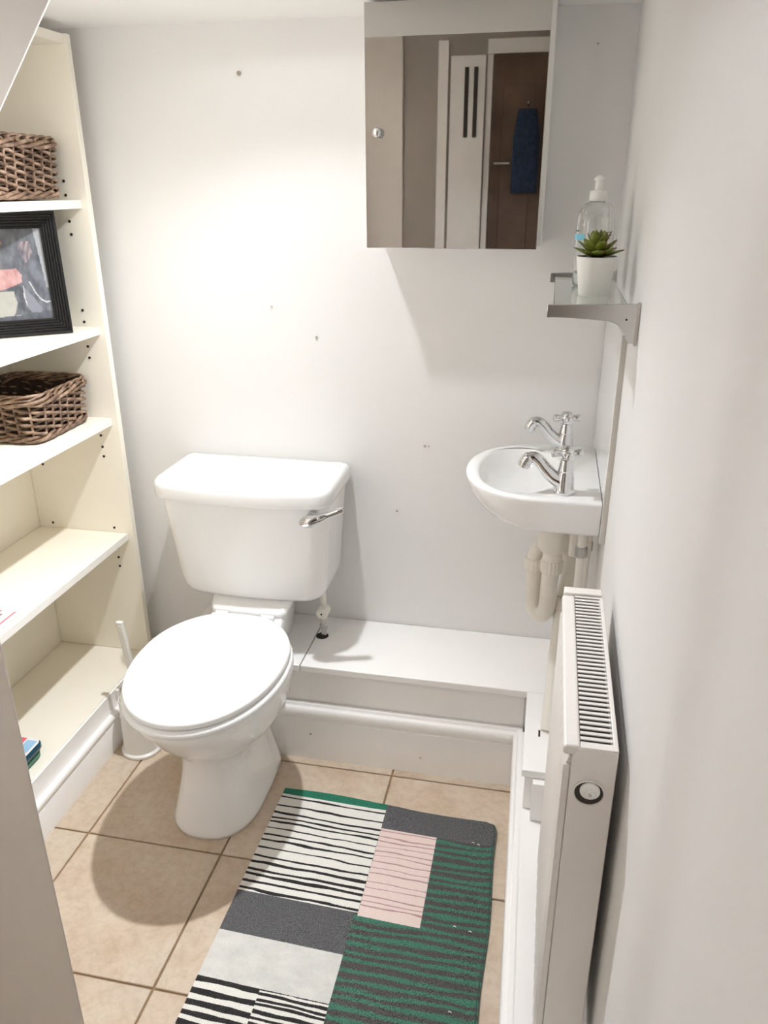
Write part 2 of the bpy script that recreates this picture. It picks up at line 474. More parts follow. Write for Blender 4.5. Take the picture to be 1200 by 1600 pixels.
# ------------------------------------------------------------------ bookcase on the left
XF = -1.064          # front edge of the uprights
YP = 1.783           # face of the end panel
Y0 = 1.17            # near end
bc = root('bookcase', (-1.21, 1.5, 0.0), 'cream white open bookcase of adjustable shelves built in along the left wall', 'bookcase')
pan = obj('side_panel', nbox(-1.345, XF, YP, YP + 0.018, 0.155, 1.705), 'melamine', bc, bevel=0.0012)
obj('side_panel', nbox(-1.345, XF, Y0 - 0.018, Y0, 0.155, 1.705), 'melamine', bc, bevel=0.0012)
obj('back_panel', nbox(-1.356, -1.3455, Y0 - 0.018, YP + 0.018, 0.0, 1.705), 'melamine', bc)
obj('top_panel', nbox(-1.345, XF - 0.004, Y0, YP - 0.0005, 1.685, 1.704), 'melamine', bc, bevel=0.0012)
for z in (1.372, 1.082, 0.852, 0.528):
    s_ = obj('shelf', nbox(-1.3445, -1.0815, Y0 + 0.001, YP - 0.001, z - 0.0185, z), 'melamine', bc, bevel=0.001)
    obj('edge_strip', nbox(-1.0815, -1.080, Y0 + 0.001, YP - 0.001, z - 0.0185, z), 'melamine_edge', s_)
obj('base_shelf', nbox(-1.3445, -1.076, Y0 - 0.018, YB - 0.003, 0.136, 0.154), 'melamine', bc, bevel=0.0012)
obj('base_front', nbox(-1.090, -1.0765, Y0 - 0.018, YB - 0.003, 0.0, 0.1355), 'gloss', bc)
pegs = [(-1.118, z) for z in (1.412, 1.382, 1.325, 1.296, 1.121, 1.093, 1.033, 1.005, 0.803, 0.772, 0.746, 0.542, 0.481, 0.453, 0.426)]
pegs += [(-1.303, z) for z in (0.712, 0.542, 1.121, 1.296)]
bm = bmesh.new(); lathe(bm, [(0.0033, -0.001), (0.0033, 0.0007), (0.0026, 0.0008)], 10, (0, 0, 0), 'Y')
pm = None
for (x, z) in pegs:
    if pm is None:
        p0 = obj('peg_hole', bm, 'hole', None); p0.parent = pan; pm = p0; q = p0
    else: q = pm.copy(); COL.objects.link(q)
    q.location = Vector((x, YP - 0.0006, z)) - ORG['bookcase']
# moulded board along the foot of the bookcase
pr2 = [(0.0, 0.0), (0.0195, 0.0), (0.0195, 0.078), (0.017, 0.082)]
for i in range(8):
    a = -PI / 2 + PI * i / 7
    pr2.append((0.014 + 0.008 * math.cos(a), 0.092 + 0.010 * math.sin(a)))
pr2 += [(0.009, 0.103), (0.005, 0.112), (0.0045, 0.150), (0.0, 0.151)]
bm = bmesh.new()
loft(bm, [[(-1.076 + o_, 1.05, z) for o_, z in pr2], [(-1.076 + o_, YB - 0.002, z) for o_, z in pr2]])
struct(obj('baseboard_left', bm, 'gloss', smooth=35))

# ------------------------------------------------------------------ wicker baskets
def perimeter(x0, x1, y0, y1, r, n):
    """n points evenly spaced along a rounded rectangle, with outward normals"""
    pts = []
    segs = []
    for (cx, cy, a0) in ((x1 - r, y1 - r, 0), (x0 + r, y1 - r, 90), (x0 + r, y0 + r, 180), (x1 - r, y0 + r, 270)):
        for k_ in range(9):
            a = math.radians(a0 + 90 * k_ / 8); segs.append((Vector((cx + r * math.cos(a), cy + r * math.sin(a), 0)), Vector((math.cos(a), math.sin(a), 0))))
    L = [0]
    for i in range(len(segs)): L.append(L[-1] + (segs[(i + 1) % len(segs)][0] - segs[i][0]).length)
    T = L[-1]; j = 0
    for i in range(n):
        s = T * i / n
        while L[j + 1] < s: j += 1
        t = (s - L[j]) / max(1e-9, L[j + 1] - L[j]); a, c = segs[j], segs[(j + 1) % len(segs)]
        pts.append((a[0].lerp(c[0], t), a[1].lerp(c[1], t).normalized()))
    return pts, T

def basket(x0, x1, y0, y1, z0, h, label, rot=0.0, seed=1):
    rnd = random.Random(seed)
    cx, cy = (x0 + x1) / 2, (y0 + y1) / 2
    t = root('wicker_basket', (cx, cy, z0), label, 'basket', 'wicker baskets on the bookcase')
    ns = 2 * round((x1 - x0 + y1 - y0) / 0.036)           # number of stakes
    S = 8
    P, T = perimeter(x0 + 0.012, x1 - 0.012, y0 + 0.012, y1 - 0.012, 0.028, ns * S)
    def flare(z): return 0.010 * (z - z0) / h
    rr = 0.0036
    rows = int((h - 0.046) / 0.0074)
    for r in range(rows):
        bm = bmesh.new(); pts = []; rad = []
        zc = z0 + 0.024 + r * (h - 0.050) / max(1, rows - 1)
        for i, (p, n) in enumerate(P):
            ph = PI * i / S + r * PI
            off = 0.0060 * math.sin(ph)
            zz = zc + 0.0026 * math.cos(ph) + rnd.uniform(-0.0004, 0.0004)
            q = p + n * (off + flare(zc)); pts.append((q.x, q.y, zz)); rad.append(rr * (0.88 + 0.22 * max(0, math.sin(ph)) + rnd.uniform(-0.04, 0.04)))
        tube(bm, pts, rad, 6, closed=True); obj('woven_strand', bm, 'willow', t, smooth=180)
    for s in range(ns):
        p, n = P[(s * S) % len(P)]
        bm = bmesh.new()
        a = p + n * 0.0; c = p + n * flare(z0 + h)
        tube(bm, [(a.x, a.y, z0 + 0.008), (c.x, c.y, z0 + h - 0.012)], 0.0032, 6)
        obj('stake', bm, 'willow', t, smooth=60)
    # roped borders: strands twisted about each other, and small loops along the top
    for (zz, amp, cnt, nm, turns, fl) in ((z0 + 0.012, 0.0052, 3, 'bottom_rope', ns // 4, 0.002), (z0 + h - 0.018, 0.0062, 3, 'rim_rope', ns // 5, flare(z0 + h))):
        for c_ in range(cnt):
            bm = bmesh.new(); pts = []
            for i, (p, n) in enumerate(P):
                if i % 2: continue
                ph = 2 * PI * (turns * i / len(P) + c_ / cnt)
                q = p + n * (fl + 0.002 + amp * math.cos(ph)); pts.append((q.x, q.y, zz + amp * math.sin(ph)))
            tube(bm, pts, 0.0043, 6, closed=True); obj(nm, bm, 'willow', t, smooth=180)
    for s in range(0, ns):
        i0 = s * S; bm = bmesh.new(); pts = []
        for j in range(0, 3 * S + 1, 3):
            p, n = P[(i0 + j) % len(P)]
            u = j / (3 * S)
            q = p + n * (flare(z0 + h) + 0.006 - 0.012 * u); pts.append((q.x, q.y, z0 + h - 0.013 + 0.011 * math.sin(PI * u ** 0.8)))
        tube(bm, smoothpath(pts, 2), 0.0031, 6); obj('rim_loop', bm, 'willow', t, smooth=60)
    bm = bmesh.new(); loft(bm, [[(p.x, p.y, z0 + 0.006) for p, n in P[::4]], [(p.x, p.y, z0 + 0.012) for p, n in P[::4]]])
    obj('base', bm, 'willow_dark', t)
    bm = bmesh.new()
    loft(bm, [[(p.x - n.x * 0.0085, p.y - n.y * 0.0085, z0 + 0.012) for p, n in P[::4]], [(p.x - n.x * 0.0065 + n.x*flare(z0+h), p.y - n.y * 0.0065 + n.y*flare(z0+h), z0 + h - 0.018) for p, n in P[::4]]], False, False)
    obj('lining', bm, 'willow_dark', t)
    if rot: t.rotation_euler = (0, 0, rot)
    return t
basket(-1.325, -1.098, 1.40, 1.758, 1.372, 0.130, 'brown wicker basket on the upper shelf above the framed picture', 0, 3)
basket(-1.325, -1.116, 1.525, 1.765, 0.852, 0.116, 'brown open wicker basket on the shelf below the framed picture', 0.03, 5)

# ------------------------------------------------------------------ framed picture leaning on the second shelf
a = Vector((-1.100, 1.700, 1.0825)); u = Vector((-0.782, -0.623, 0)).normalized(); nrm = Vector((0.623, -0.782, 0)).normalized()
lean = math.radians(6); upv = (Vector((0, 0, 1)) * math.cos(lean) - nrm * math.sin(lean)); out = upv.cross(u) * -1
if out.dot(nrm) < 0: out = -out
FW, FH, RW = 0.300, 0.268, 0.036
fr = root('picture_frame', tuple(a + u * FW / 2), 'black ridged picture frame with a grey and pink painting, leaning on the second shelf', 'picture frame')
def FP(s, t, d): return tuple(a + u * s + upv * t + out * d)
# moulding profile across a rail: (distance inwards, depth)
prof = [(0.0, -0.004), (0.0, 0.012)]
for i in range(5):
    w0 = 0.003 + i * 0.0058
    prof += [(w0, 0.0135 - i * 0.0008), (w0 + 0.0036, 0.0135 - i * 0.0008), (w0 + 0.0044, 0.0105 - i * 0.0008), (w0 + 0.0054, 0.0105 - i * 0.0008)]
prof += [(RW, 0.009), (RW, -0.004)]
corners = [((0, 0), (FW, 0)), ((FW, 0), (FW, FH)), ((FW, FH), (0, FH)), ((0, FH), (0, 0))]
dirs = [((1, 1), (-1, 1)), ((-1, 1), (-1, -1)), ((-1, -1), (1, -1)), ((1, -1), (1, 1))]
for (c0, c1), (d0, d1) in zip(corners, dirs):
    bm = bmesh.new()
    loft(bm, [[FP(c0[0] + d0[0] * w, c0[1] + d0[1] * w, d) for w, d in prof], [FP(c1[0] + d1[0] * w, c1[1] + d1[1] * w, d) for w, d in prof]])
    obj('frame_rail', bm, 'black', fr)
# the print: painted with vertex colours on a fine flat grid
NX, NY = 150, 130
bm = bmesh.new(); grid = []; ca = bm.verts.layers.float_color.new('print')
iw, ih = FW - 2 * RW + 0.004, FH - 2 * RW + 0.004
for j in range(NY + 1):
    grid.append([bm.verts.new(FP(RW - 0.002 + iw * i / NX, RW - 0.002 + ih * j / NY, 0.004)) for i in range(NX + 1)])
for j in range(NY):
    for i in range(NX): bm.faces.new((grid[j][i], grid[j][i + 1], grid[j + 1][i + 1], grid[j + 1][i]))
def seg_d(p, q0, q1):
    ax, ay = q0; bx_, by = q1; dx, dy = bx_ - ax, by - ay
    t = max(0, min(1, ((p[0] - ax) * dx + (p[1] - ay) * dy) / (dx * dx + dy * dy)))
    return math.hypot(p[0] - ax - t * dx, p[1] - ay - t * dy)
def inpoly(p, poly):
    r = False
    for i in range(len(poly)):
        x1, y1 = poly[i]; x2, y2 = poly[i - 1]
        if (y1 > p[1]) != (y2 > p[1]) and p[0] < (x2 - x1) * (p[1] - y1) / (y2 - y1) + x1: r = not r
    return r
def lerp3(a_, b_, t): return tuple(x + (y - x) * t for x, y in zip(a_, b_))
def paint(s, t):
    """s: 0 at the right edge .. 1 left, t: 0 bottom .. 1 top (fractions of the print)"""
    X = (1 - s) ; n1 = mnoise.fractal(Vector((s * 7, t * 5, 3.0)), 1.0, 2.0, 4); n2 = mnoise.noise(Vector((s * 26 + t * 14, t * 9 - s * 6, 9)))
    c = lerp3(sr(84, 88, 98), sr(160, 165, 176), max(0, min(1, 0.45 + 0.5 * n1 + 0.12 * n2)))
    if t < 0.10: c = lerp3(c, sr(92, 98, 106), 0.6)
    if s < 0.05 + 0.13 * (t - 0.35) and t > 0.35: c = lerp3(c, sr(216, 220, 228), 0.8)
    # pale draped cloth
    if inpoly((s, t), [(0.33, 0.62), (0.42, 0.78), (0.36, 0.86), (0.22, 0.86), (0.20, 0.74), (0.27, 0.66)]): c = lerp3(sr(206, 190, 196), sr(120, 116, 126), max(0, min(1, 0.5 + n2)))
    # white box shape low left, vase and bowl shapes
    if inpoly((s, t), [(0.55, 0.06), (1, 0.05), (1, 0.33), (0.55, 0.33)]): c = sr(206, 206, 198)
    if inpoly((s, t), [(0.62, 0.10), (0.66, 0.06), (0.30, 0.08), (0.34, 0.16), (0.47, 0.22), (0.44, 0.36), (0.55, 0.42), (0.60, 0.30), (0.57, 0.20)]): c = lerp3(sr(92, 96, 104), sr(140, 146, 154), max(0, min(1, 0.5 + n1)))
    if inpoly((s, t), [(0.42, 0.36), (0.44, 0.16), (0.36, 0.09), (0.20, 0.08), (0.19, 0.12), (0.28, 0.24)]): c = sr(158, 160, 174)
    # pink form across the middle
    if inpoly((s, t), [(1.0, 0.56), (0.50, 0.57), (0.43, 0.50), (0.44, 0.42), (0.52, 0.40), (0.60, 0.38), (0.80, 0.34), (1.0, 0.36)]): c = lerp3(sr(214, 158, 158), sr(242, 200, 198), max(0, min(1, 0.5 + n1)))
    if inpoly((s, t), [(0.78, 0.95), (0.70, 0.92), (0.66, 0.84), (0.72, 0.80), (0.84, 0.86), (1, 0.90), (1, 0.97)]): c = sr(214, 150, 144)
    # white curved lines
    for q0, q1 in (((0.32, 0.42), (0.25, 0.30)), ((0.25, 0.30), (0.17, 0.22)), ((0.17, 0.22), (0.09, 0.19)), ((0.09, 0.19), (0.03, 0.20)), ((0.43, 0.37), (0.44, 0.26)), ((0.44, 0.26), (0.42, 0.18))):
        if seg_d((s, t), q0, q1) < 0.008: c = sr(232, 234, 240)
    return tuple(0.68 * q for q in c)
org = ORG[fr.name]
for j in range(NY + 1):
    for i in range(NX + 1): grid[j][i][ca] = (*paint(min(1.0, 1.8 * i / NX), j / NY), 1)
b = NB('painting_print'); at = b.n('ShaderNodeAttribute', attribute_name='print')
b.set(Base_Color=b.mix(b.math('MULTIPLY', b.noise(b.coord(), 90), 0.25), at.outputs['Color'], (0.12, 0.12, 0.14)), Roughness=0.22); MAT['print'] = b.m
obj('painting', bm, 'print', fr)
bm = bmesh.new()
loft(bm, [[FP(x, y, -0.0035) for x, y in ((0.004, 0.004), (FW - 0.004, 0.004), (FW - 0.004, FH - 0.004), (0.004, FH - 0.004))], [FP(x, y, 0.0005) for x, y in ((0.004, 0.004), (FW - 0.004, 0.004), (FW - 0.004, FH - 0.004), (0.004, FH - 0.004))]])
obj('backing', bm, 'black', fr)

# ------------------------------------------------------------------ magazine and wipes packs on the lower shelves
mg = root('magazine', (-1.16, 1.28, 0.5285), 'glossy magazine with red and white cover lying on the fourth shelf', 'magazine')
obj('pages', nbox(-1.250, -1.093, 1.145 + 0.03, 1.338, 0.5285, 0.5325), 'paper', mg, bevel=0.0004)
obj('cover', nbox(-1.251, -1.092, 1.144 + 0.03, 1.339, 0.5325, 0.5332), 'paper', mg)
obj('red_print', nbox(-1.245, -1.140, 1.26, 1.332, 0.5332, 0.5335), 'rose', mg, label='red printed cover picture')
obj('grey_print', nbox(-1.190, -1.128, 1.285, 1.318, 0.5335, 0.5338), 'grey_ink', mg)
obj('red_border', nbox(-1.109, -1.105, 1.175, 1.332, 0.5332, 0.5335), 'rose', mg)
mg.rotation_euler = (0, 0, 0.0)
for (z, h, body, nm, lab) in ((0.1545, 0.020, 'green_pack', 'wipes_packet', 'green packet of wipes on the base shelf, underneath the dark teal packet'), (0.1750, 0.022, 'teal_pack', 'wipes_packet', 'dark teal packet of wipes with pale printed top, stacked on the green packet')):
    pk = root(nm, (-1.145, 1.26, z), lab, 'packet', 'wipes packets on the base shelf')
    d = 0.0 if body == 'teal_pack' else 0.004
    bm = bmesh.new()
    X0, X1, Ya, Yb = -1.215, -1.096 - d, 1.16 , 1.325 - d
    rings = [rrect(X0 + .004, X1 - .004, Ya + .004, Yb - .004, z, 0.016), rrect(X0, X1, Ya, Yb, z + h * 0.3, 0.018), rrect(X0, X1, Ya, Yb, z + h * 0.75, 0.018), rrect(X0 + .004, X1 - .004, Ya + .004, Yb - .004, z + h - 0.0006, 0.016)]
    loft(bm, rings); obj('packet_body', bm, body, pk, smooth=40)
    if body == 'teal_pack':
        bm = bmesh.new(); loft(bm, [rrect(X0 + .003, X1 - .003, Ya + .003, Yb - .003, z + h - 0.0004, 0.016), rrect(X0 + .004, X1 - .004, Ya + .004, Yb - .004, z + h + 0.0006, 0.015)])
        obj('top_film', bm, 'paper', pk, label='pale printed top film')
        obj('pink_panel', nbox(-1.185, -1.134, 1.268, 1.318, z + h + 0.0006, z + h + 0.001), 'rose', pk, label='pink printed panel')
        obj('blue_panel', nbox(-1.130, -1.104, 1.270, 1.312, z + h + 0.0006, z + h + 0.001), 'sky_pack', pk, label='pale blue printed panel')
        obj('white_panel', nbox(-1.126, -1.110, 1.256, 1.266, z + h + 0.0006, z + h + 0.001), 'navy_ink', pk, label='dark printed line')

# ------------------------------------------------------------------ toilet
TX = -0.703
LX = -0.688
to = root('toilet', (TX, 1.45, 0.0), 'white close coupled toilet with its lid down, standing in front of the boxed step', 'toilet')
bm = bmesh.new()
spec = [  # z, half width, front, rear, widest, exponent front, exponent rear
 (0.000, 0.104, 1.288, 1.585, 1.43, 2.4, 5), (0.012, 0.105, 1.286, 1.585, 1.43, 2.4, 5), (0.022, 0.101, 1.290, 1.583, 1.43, 2.4, 5), (0.07, 0.091, 1.299, 1.58, 1.42, 2.4, 4.5),
 (0.13, 0.080, 1.312, 1.575, 1.41, 2.3, 4), (0.185, 0.078, 1.316, 1.575, 1.40, 2.2, 3.5), (0.215, 0.088, 1.302, 1.58, 1.40, 2.2, 3.2), (0.245, 0.118, 1.272, 1.585, 1.40, 2.2, 3),
 (0.275, 0.142, 1.243, 1.59, 1.40, 2.15, 2.8), (0.31, 0.160, 1.218, 1.595, 1.40, 2.15, 2.7), (0.345, 0.168, 1.190, 1.60, 1.40, 2.1, 2.6),
 (0.366, 0.172, 1.178, 1.602, 1.40, 2.1, 2.6), (0.378, 0.172, 1.177, 1.602, 1.40, 2.1, 2.6), (0.384, 0.168, 1.182, 1.60, 1.40, 2.1, 2.6)]
loft(bm, [egg(TX + (LX - TX) * min(1, z / 0.3), w, yf, yr, ym, z, ef, er, 72) for z, w, yf, yr, ym, ef, er in spec])
obj('bowl', bm, 'ceramic', to, smooth=180)
bm = bmesh.new()   # outlet foot: lower flange at the sides of the pedestal
loft(bm, [rrect(TX - w, TX + w, 1.385 + d, 1.596, z, 0.03) for z, w, d in ((0.0, 0.101, 0), (0.02, 0.101, 0.002), (0.045, 0.095, 0.02), (0.10, 0.080, 0.05), (0.18, 0.066, 0.075), (0.25, 0.062, 0.08))])
obj('pedestal_flank', bm, 'ceramic', to, smooth=180)
for s in (-1, 1):
    bm = bmesh.new(); lathe(bm, [(0.007, -0.004), (0.007, 0.001), (0.004, 0.003)], 14, (TX + s * 0.0925, 1.455, 0.05), 'X')
    obj('fixing_bolt', bm, 'chrome_dull', to, smooth=40)
bm = bmesh.new()   # rear platform carrying the cistern
def plat(w0, w1, y0, y1, z):
    c = -0.688; out = []
    for (x, y, a0) in ((c + w1, y1, 0), (c - w1, y1, 90), (c - w0, y0, 180), (c + w0, y0, 270)):
        for q in range(6):
            a = math.radians(a0 + 90 * q / 5); sx = -1 if a0 in (90, 180) else 1; sy = -1 if a0 in (180, 270) else 1
            out.append((x - sx * 0.02 + 0.02 * math.cos(a), y - sy * 0.02 + 0.02 * math.sin(a), z))
    return out
loft(bm, [plat(0.085, 0.060, 1.56, 1.80, 0.288), plat(0.097, 0.066, 1.55, 1.805, 0.305), plat(0.103, 0.070, 1.545, 1.81, 0.37), plat(0.104, 0.072, 1.54, 1.812, 0.399), plat(0.099, 0.068, 1.545, 1.808, 0.405)])
obj('rear_platform', bm, 'ceramic', to, smooth=180, )
bm = bmesh.new()
loft(bm, [plat(w0, w1, y0, 1.82, z) for z, w0, w1, y0 in ((0.403, 0.099, 0.072, 1.622), (0.42, 0.102, 0.076, 1.634), (0.4315, 0.108, 0.085, 1.668))])
obj('cistern_neck', bm, 'ceramic', to, smooth=180)
def lid_ring(k_, z, grow=0.0):
    """lid outline: rounded front, tapering a little to a blunt back edge"""
    n = 80; out = []
    for i in range(n):
        a = 2 * PI * i / n; c, s = math.cos(a), math.sin(a)
        if s < 0: x, y = (0.171 + grow) * spow(c, 2.06), (0.241 + grow) * spow(s, 2.06)
        else:
            f = spow(s, 2.9); x = (0.171 + grow) * spow(c, 2.9) * (1 - 0.24 * f * f); y = (0.203 + grow * 0.3) * f
        out.append((LX + x * k_, 1.402 + y * k_, z))
    return out
bm = bmesh.new()
loft(bm, [lid_ring(1, 0.3850, -0.006), lid_ring(1, 0.3875, 0.002), lid_ring(1, 0.393, 0.006), lid_ring(1, 0.399, 0.0055), lid_ring(1, 0.4035, 0.001), lid_ring(1, 0.4045, -0.006)])
obj('seat', bm, 'lidplastic', to, smooth=180)
bm = bmesh.new()
loft(bm, [lid_ring(0.97, 0.4062), lid_ring(0.995, 0.4082), lid_ring(1.0, 0.412), lid_ring(1.0, 0.4175), lid_ring(0.993, 0.4212), lid_ring(0.97, 0.4236), lid_ring(0.90, 0.4250), lid_ring(0.6, 0.4260), lid_ring(0.2, 0.4264)])
obj('lid', bm, 'lidplastic', to, smooth=180)
for s in (-1, 1):
    bm = bmesh.new(); lathe(bm, [(0.006, -0.016), (0.0066, -0.014), (0.0066, 0.014), (0.006, 0.016)], 16, (LX + s * 0.06, 1.613, 0.4120), 'X')
    obj('hinge', bm, 'lidplastic', to, smooth=40)
# cistern
CX = -0.694
def rrect2(x0, x1, y0, y1, z, rf, rb, n=8, bow=0.0):
    """rounded rectangle whose front and back corners differ"""
    out = []
    for (cx, cy, a0, r) in ((x1 - rb, y1 - rb, 0, rb), (x0 + rb, y1 - rb, 90, rb), (x0 + rf, y0 + rf, 180, rf), (x1 - rf, y0 + rf, 270, rf)):
        for k in range(n + 1):
            a = math.radians(a0 + 90 * k / n); out.append([cx + r * math.cos(a), cy + r * math.sin(a), z])
        if a0 == 180:
            for k in range(1, 12): out.append([x0 + rf + (x1 - x0 - 2 * rf) * k / 12, y0, z])
    xm = (x0 + x1) / 2; h = (x1 - x0) / 2; ym = (y0 + y1) / 2
    for p in out:
        if p[1] < ym: p[1] -= bow * (1 - ((p[0] - xm) / h) ** 2)
    return [tuple(p) for p in out]
bm = bmesh.new(); rings = []
for z, w, y0, r in ((0.4285, 0.150, 1.704, 0.03), (0.4300, 0.168, 1.690, 0.035), (0.4345, 0.180, 1.680, 0.04), (0.443, 0.1875, 1.674, 0.042), (0.456, 0.192, 1.670, 0.042), (0.478, 0.1955, 1.667, 0.042), (0.56, 0.2025, 1.662, 0.04), (0.64, 0.2095, 1.656, 0.038), (0.702, 0.2145, 1.652, 0.036)):
    rings.append(rrect2(CX - w, CX + w, y0, 1.852, z, r, 0.02, 8, 0.018))
loft(bm, rings); obj('cistern', bm, 'ceramic', to, smooth=60)
bm = bmesh.new()
def lidc(k_, z):
    w = 0.226 * k_ if k_ > 0.5 else 0.1
    return rrect2(CX - 0.224 + (1 - k_) * 0.2, CX + 0.224 - (1 - k_) * 0.2, 1.632 + (1 - k_) * 0.2, 1.857 - (1 - k_) * 0.1, z, 0.042, 0.012, 8, 0.026)
loft(bm, [lidc(0.975, 0.7030), lidc(0.995, 0.7050), lidc(1.0, 0.711), lidc(1.0, 0.733), lidc(0.99, 0.7405), lidc(0.965, 0.7455), lidc(0.90, 0.749), lidc(0.70, 0.7515)])
obj('cistern_lid', bm, 'ceramic', to, smooth=180)
# flush lever
bm = bmesh.new(); lathe(bm, [(0.0135, 0.012), (0.0135, -0.002), (0.011, -0.006)], 20, (-0.510, 1.634, 0.684), 'Y')
lv = obj('flush_lever', bm, 'chrome', to, smooth=40)
bm = bmesh.new()
path = [(-0.534, 1.620, 0.670), (-0.524, 1.616, 0.675), (-0.510, 1.614, 0.681), (-0.490, 1.616, 0.688), (-0.470, 1.620, 0.696), (-0.445, 1.626, 0.706), (-0.432, 1.628, 0.711)]
rad = [0.005, 0.0130, 0.0155, 0.0115, 0.0078, 0.0082, 0.0066]
tube(bm, smoothpath(path, 5), [rad[min(i // 5, 6)] + (rad[min(i // 5 + 1, 6)] - rad[min(i // 5, 6)]) * (i % 5) / 5 for i in range(31)], 12)
obj('lever_arm', bm, 'chrome', lv, smooth=180)
bm = bmesh.new(); bmesh.ops.create_uvsphere(bm, u_segments=14, v_segments=10, radius=0.0052); bmesh.ops.translate(bm, verts=bm.verts, vec=(-0.487, 1.609, 0.6935)); obj('lever_rivet', bm, 'chrome', lv, smooth=180)

# water inlet under the cistern
sv = root('supply_valve', (-0.535, 1.765, ZL), 'small white water inlet valve between the cistern and the ledge', 'valve')
bm = bmesh.new(); tube(bm, [(-0.531, 1.765, 0.4335), (-0.529, 1.765, 0.35)], 0.009, 12); obj('tail_pipe', bm, 'pvc', sv, smooth=60)
bm = bmesh.new(); lathe(bm, [(0.014, 0.02), (0.0165, 0.016), (0.0165, -0.012), (0.014, -0.016)], 20, (-0.527, 1.752, 0.364), 'Y'); kn = obj('valve_knob', bm, 'pvc', sv, smooth=40)
bm = bmesh.new(); lathe(bm, [(0.0024, 0.001), (0.0024, -0.0012)], 10, (-0.527, 1.7355, 0.364), 'Y'); obj('screw', bm, 'hole', kn)
bm = bmesh.new(); lathe(bm, [(0.008, 0), (0.008, 0.02), (0.0105, 0.02), (0.0105, 0.033), (0.008, 0.035), (0.008, 0.06)], 6, (-0.530, 1.762, ZL + 0.0015)); obj('brass_nut', bm, 'chrome_dull', sv)
bm = bmesh.new(); lathe(bm, [(0.0175, 0.0002), (0.0165, 0.0012)], 9, (-0.534, 1.760, ZL)); obj('pipe_hole', bm, 'hole', st)

# toilet brush and its holder
bh = root('brush_holder', (-0.995, 1.565, 0.0), 'white plastic toilet brush holder on the floor beside the bookcase plinth', 'brush holder')
hx, hy = -0.990, 1.560
bm = bmesh.new(); lathe(bm, [(0.050, 0.0), (0.053, 0.002), (0.053, 0.008), (0.050, 0.010), (0.047, 0.012), (0.0425, 0.165), (0.0405, 0.165), (0.044, 0.02)], 36, (hx, hy, 0)); obj('pot', bm, 'brush', bh, smooth=40)
bm = bmesh.new(); prism(bm, [(hy - 0.010, 0.152), (hy + 0.012, 0.152), (hy + 0.012, 0.185), (hy - 0.010, 0.185)], hx - 0.052, hx - 0.041, 'X'); obj('spout_clip', bm, 'brush', bh, bevel=0.002)
tb = root('toilet_brush', (-0.99, 1.56, 0.02), 'white handled toilet brush standing in its holder behind the toilet bowl', 'toilet brush')
bm = bmesh.new()
path = [(hx + 0.002, hy, 0.13), (hx + 0.004, hy, 0.20), (hx - 0.002, hy + 0.0, 0.28), (hx - 0.010, hy, 0.355), (hx - 0.013, hy, 0.388)]
loft(bm, [rrect(p_[0] - w_, p_[0] + w_, p_[1] - 0.006, p_[1] + 0.006, p_[2], 0.004, 3) for p_, w_ in zip(path, (0.0075, 0.008, 0.009, 0.0098, 0.0088))])
hd = obj('handle', bm, 'brush', tb, smooth=50)
bm = bmesh.new(); prism(bm, [(-0.0038, -0.008), (0.0038, -0.008), (0.0045, 0.006), (0.003, 0.010), (-0.003, 0.010), (-0.0045, 0.006)], -0.0012, 0.001, 'Y')
bmesh.ops.translate(bm, verts=bm.verts, vec=(hx - 0.0115, hy - 0.0062, 0.370)); obj('hanging_slot', bm, 'pipe', hd)
bm = bmesh.new(); lathe(bm, [(0.012, 0.03), (0.032, 0.04), (0.034, 0.10), (0.014, 0.125)], 24, (hx, hy, 0)); obj('bristle_head', bm, 'brush', tb, smooth=60)

# ------------------------------------------------------------------ rug
RX, RY0, RY1, RWd = -0.5625, 0.46, 1.484, 0.531
bm = bmesh.new(); nx, ny = 60, 110; top = []; bot = []
def rug_xyz(i, j):
    u_, v_ = i / nx, j / ny
    x = RX + u_ * RWd; y = RY0 + v_ * (RY1 - RY0)
    x += -0.008 * (1 - v_) * (1 - u_) * 1.2 + 0.003 * math.sin(y * 17) * (u_ > 0.9) * (u_ - 0.9) * 10
    y += -0.020 * u_ ** 1.6 * (v_) + 0.004 * math.sin(u_ * 7) * v_
    c = max(0, (u_ - 0.95) / 0.05) * max(0, (v_ - 0.975) / 0.025); x -= 0.008 * c; y -= 0.008 * c
    z = 0.0042 + 0.0022 * max(0, mnoise.noise(Vector((x * 9, y * 11, 2)))) + 0.006 * max(0, (u_ - 0.96) / 0.04) * max(0, math.sin(y * 14 + 1)) * 0.8
    return x, y, z
for j in range(ny + 1):
    top.append([]); bot.append([])
    for i in range(nx + 1):
        x, y, z = rug_xyz(i, j); top[-1].append(bm.verts.new((x, y, z))); bot[-1].append(bm.verts.new((x, y, max(0.0006, z - 0.0036))))
for j in range(ny):
    for i in range(nx):
        bm.faces.new((top[j][i], top[j][i + 1], top[j + 1][i + 1], top[j + 1][i])); bm.faces.new((bot[j + 1][i], bot[j + 1][i + 1], bot[j][i + 1], bot[j][i]))
for j in range(ny):
    bm.faces.new((bot[j][0], top[j][0], top[j + 1][0], bot[j + 1][0])); bm.faces.new((top[j][nx], bot[j][nx], bot[j + 1][nx], top[j + 1][nx]))
for i in range(nx):
    bm.faces.new((top[0][i], bot[0][i], bot[0][i + 1], top[0][i + 1])); bm.faces.new((bot[ny][i], top[ny][i], top[ny][i + 1], bot[ny][i + 1]))
b = NB('woven_rug'); co = b.coord(); x, y, z = b.xyz(co)
wv = b.noise(b.comb(b.math('MULTIPLY', x, 3.0), b.math('MULTIPLY', y, 16.0), 0.0), 3.0, 2)
wob = b.math('MULTIPLY', b.math('SUBTRACT', wv, 0.5), 0.013)
ys = b.math('ADD', b.math('ADD', y, wob), b.math('MULTIPLY', b.math('ADD', x, 0.43), 0.030))
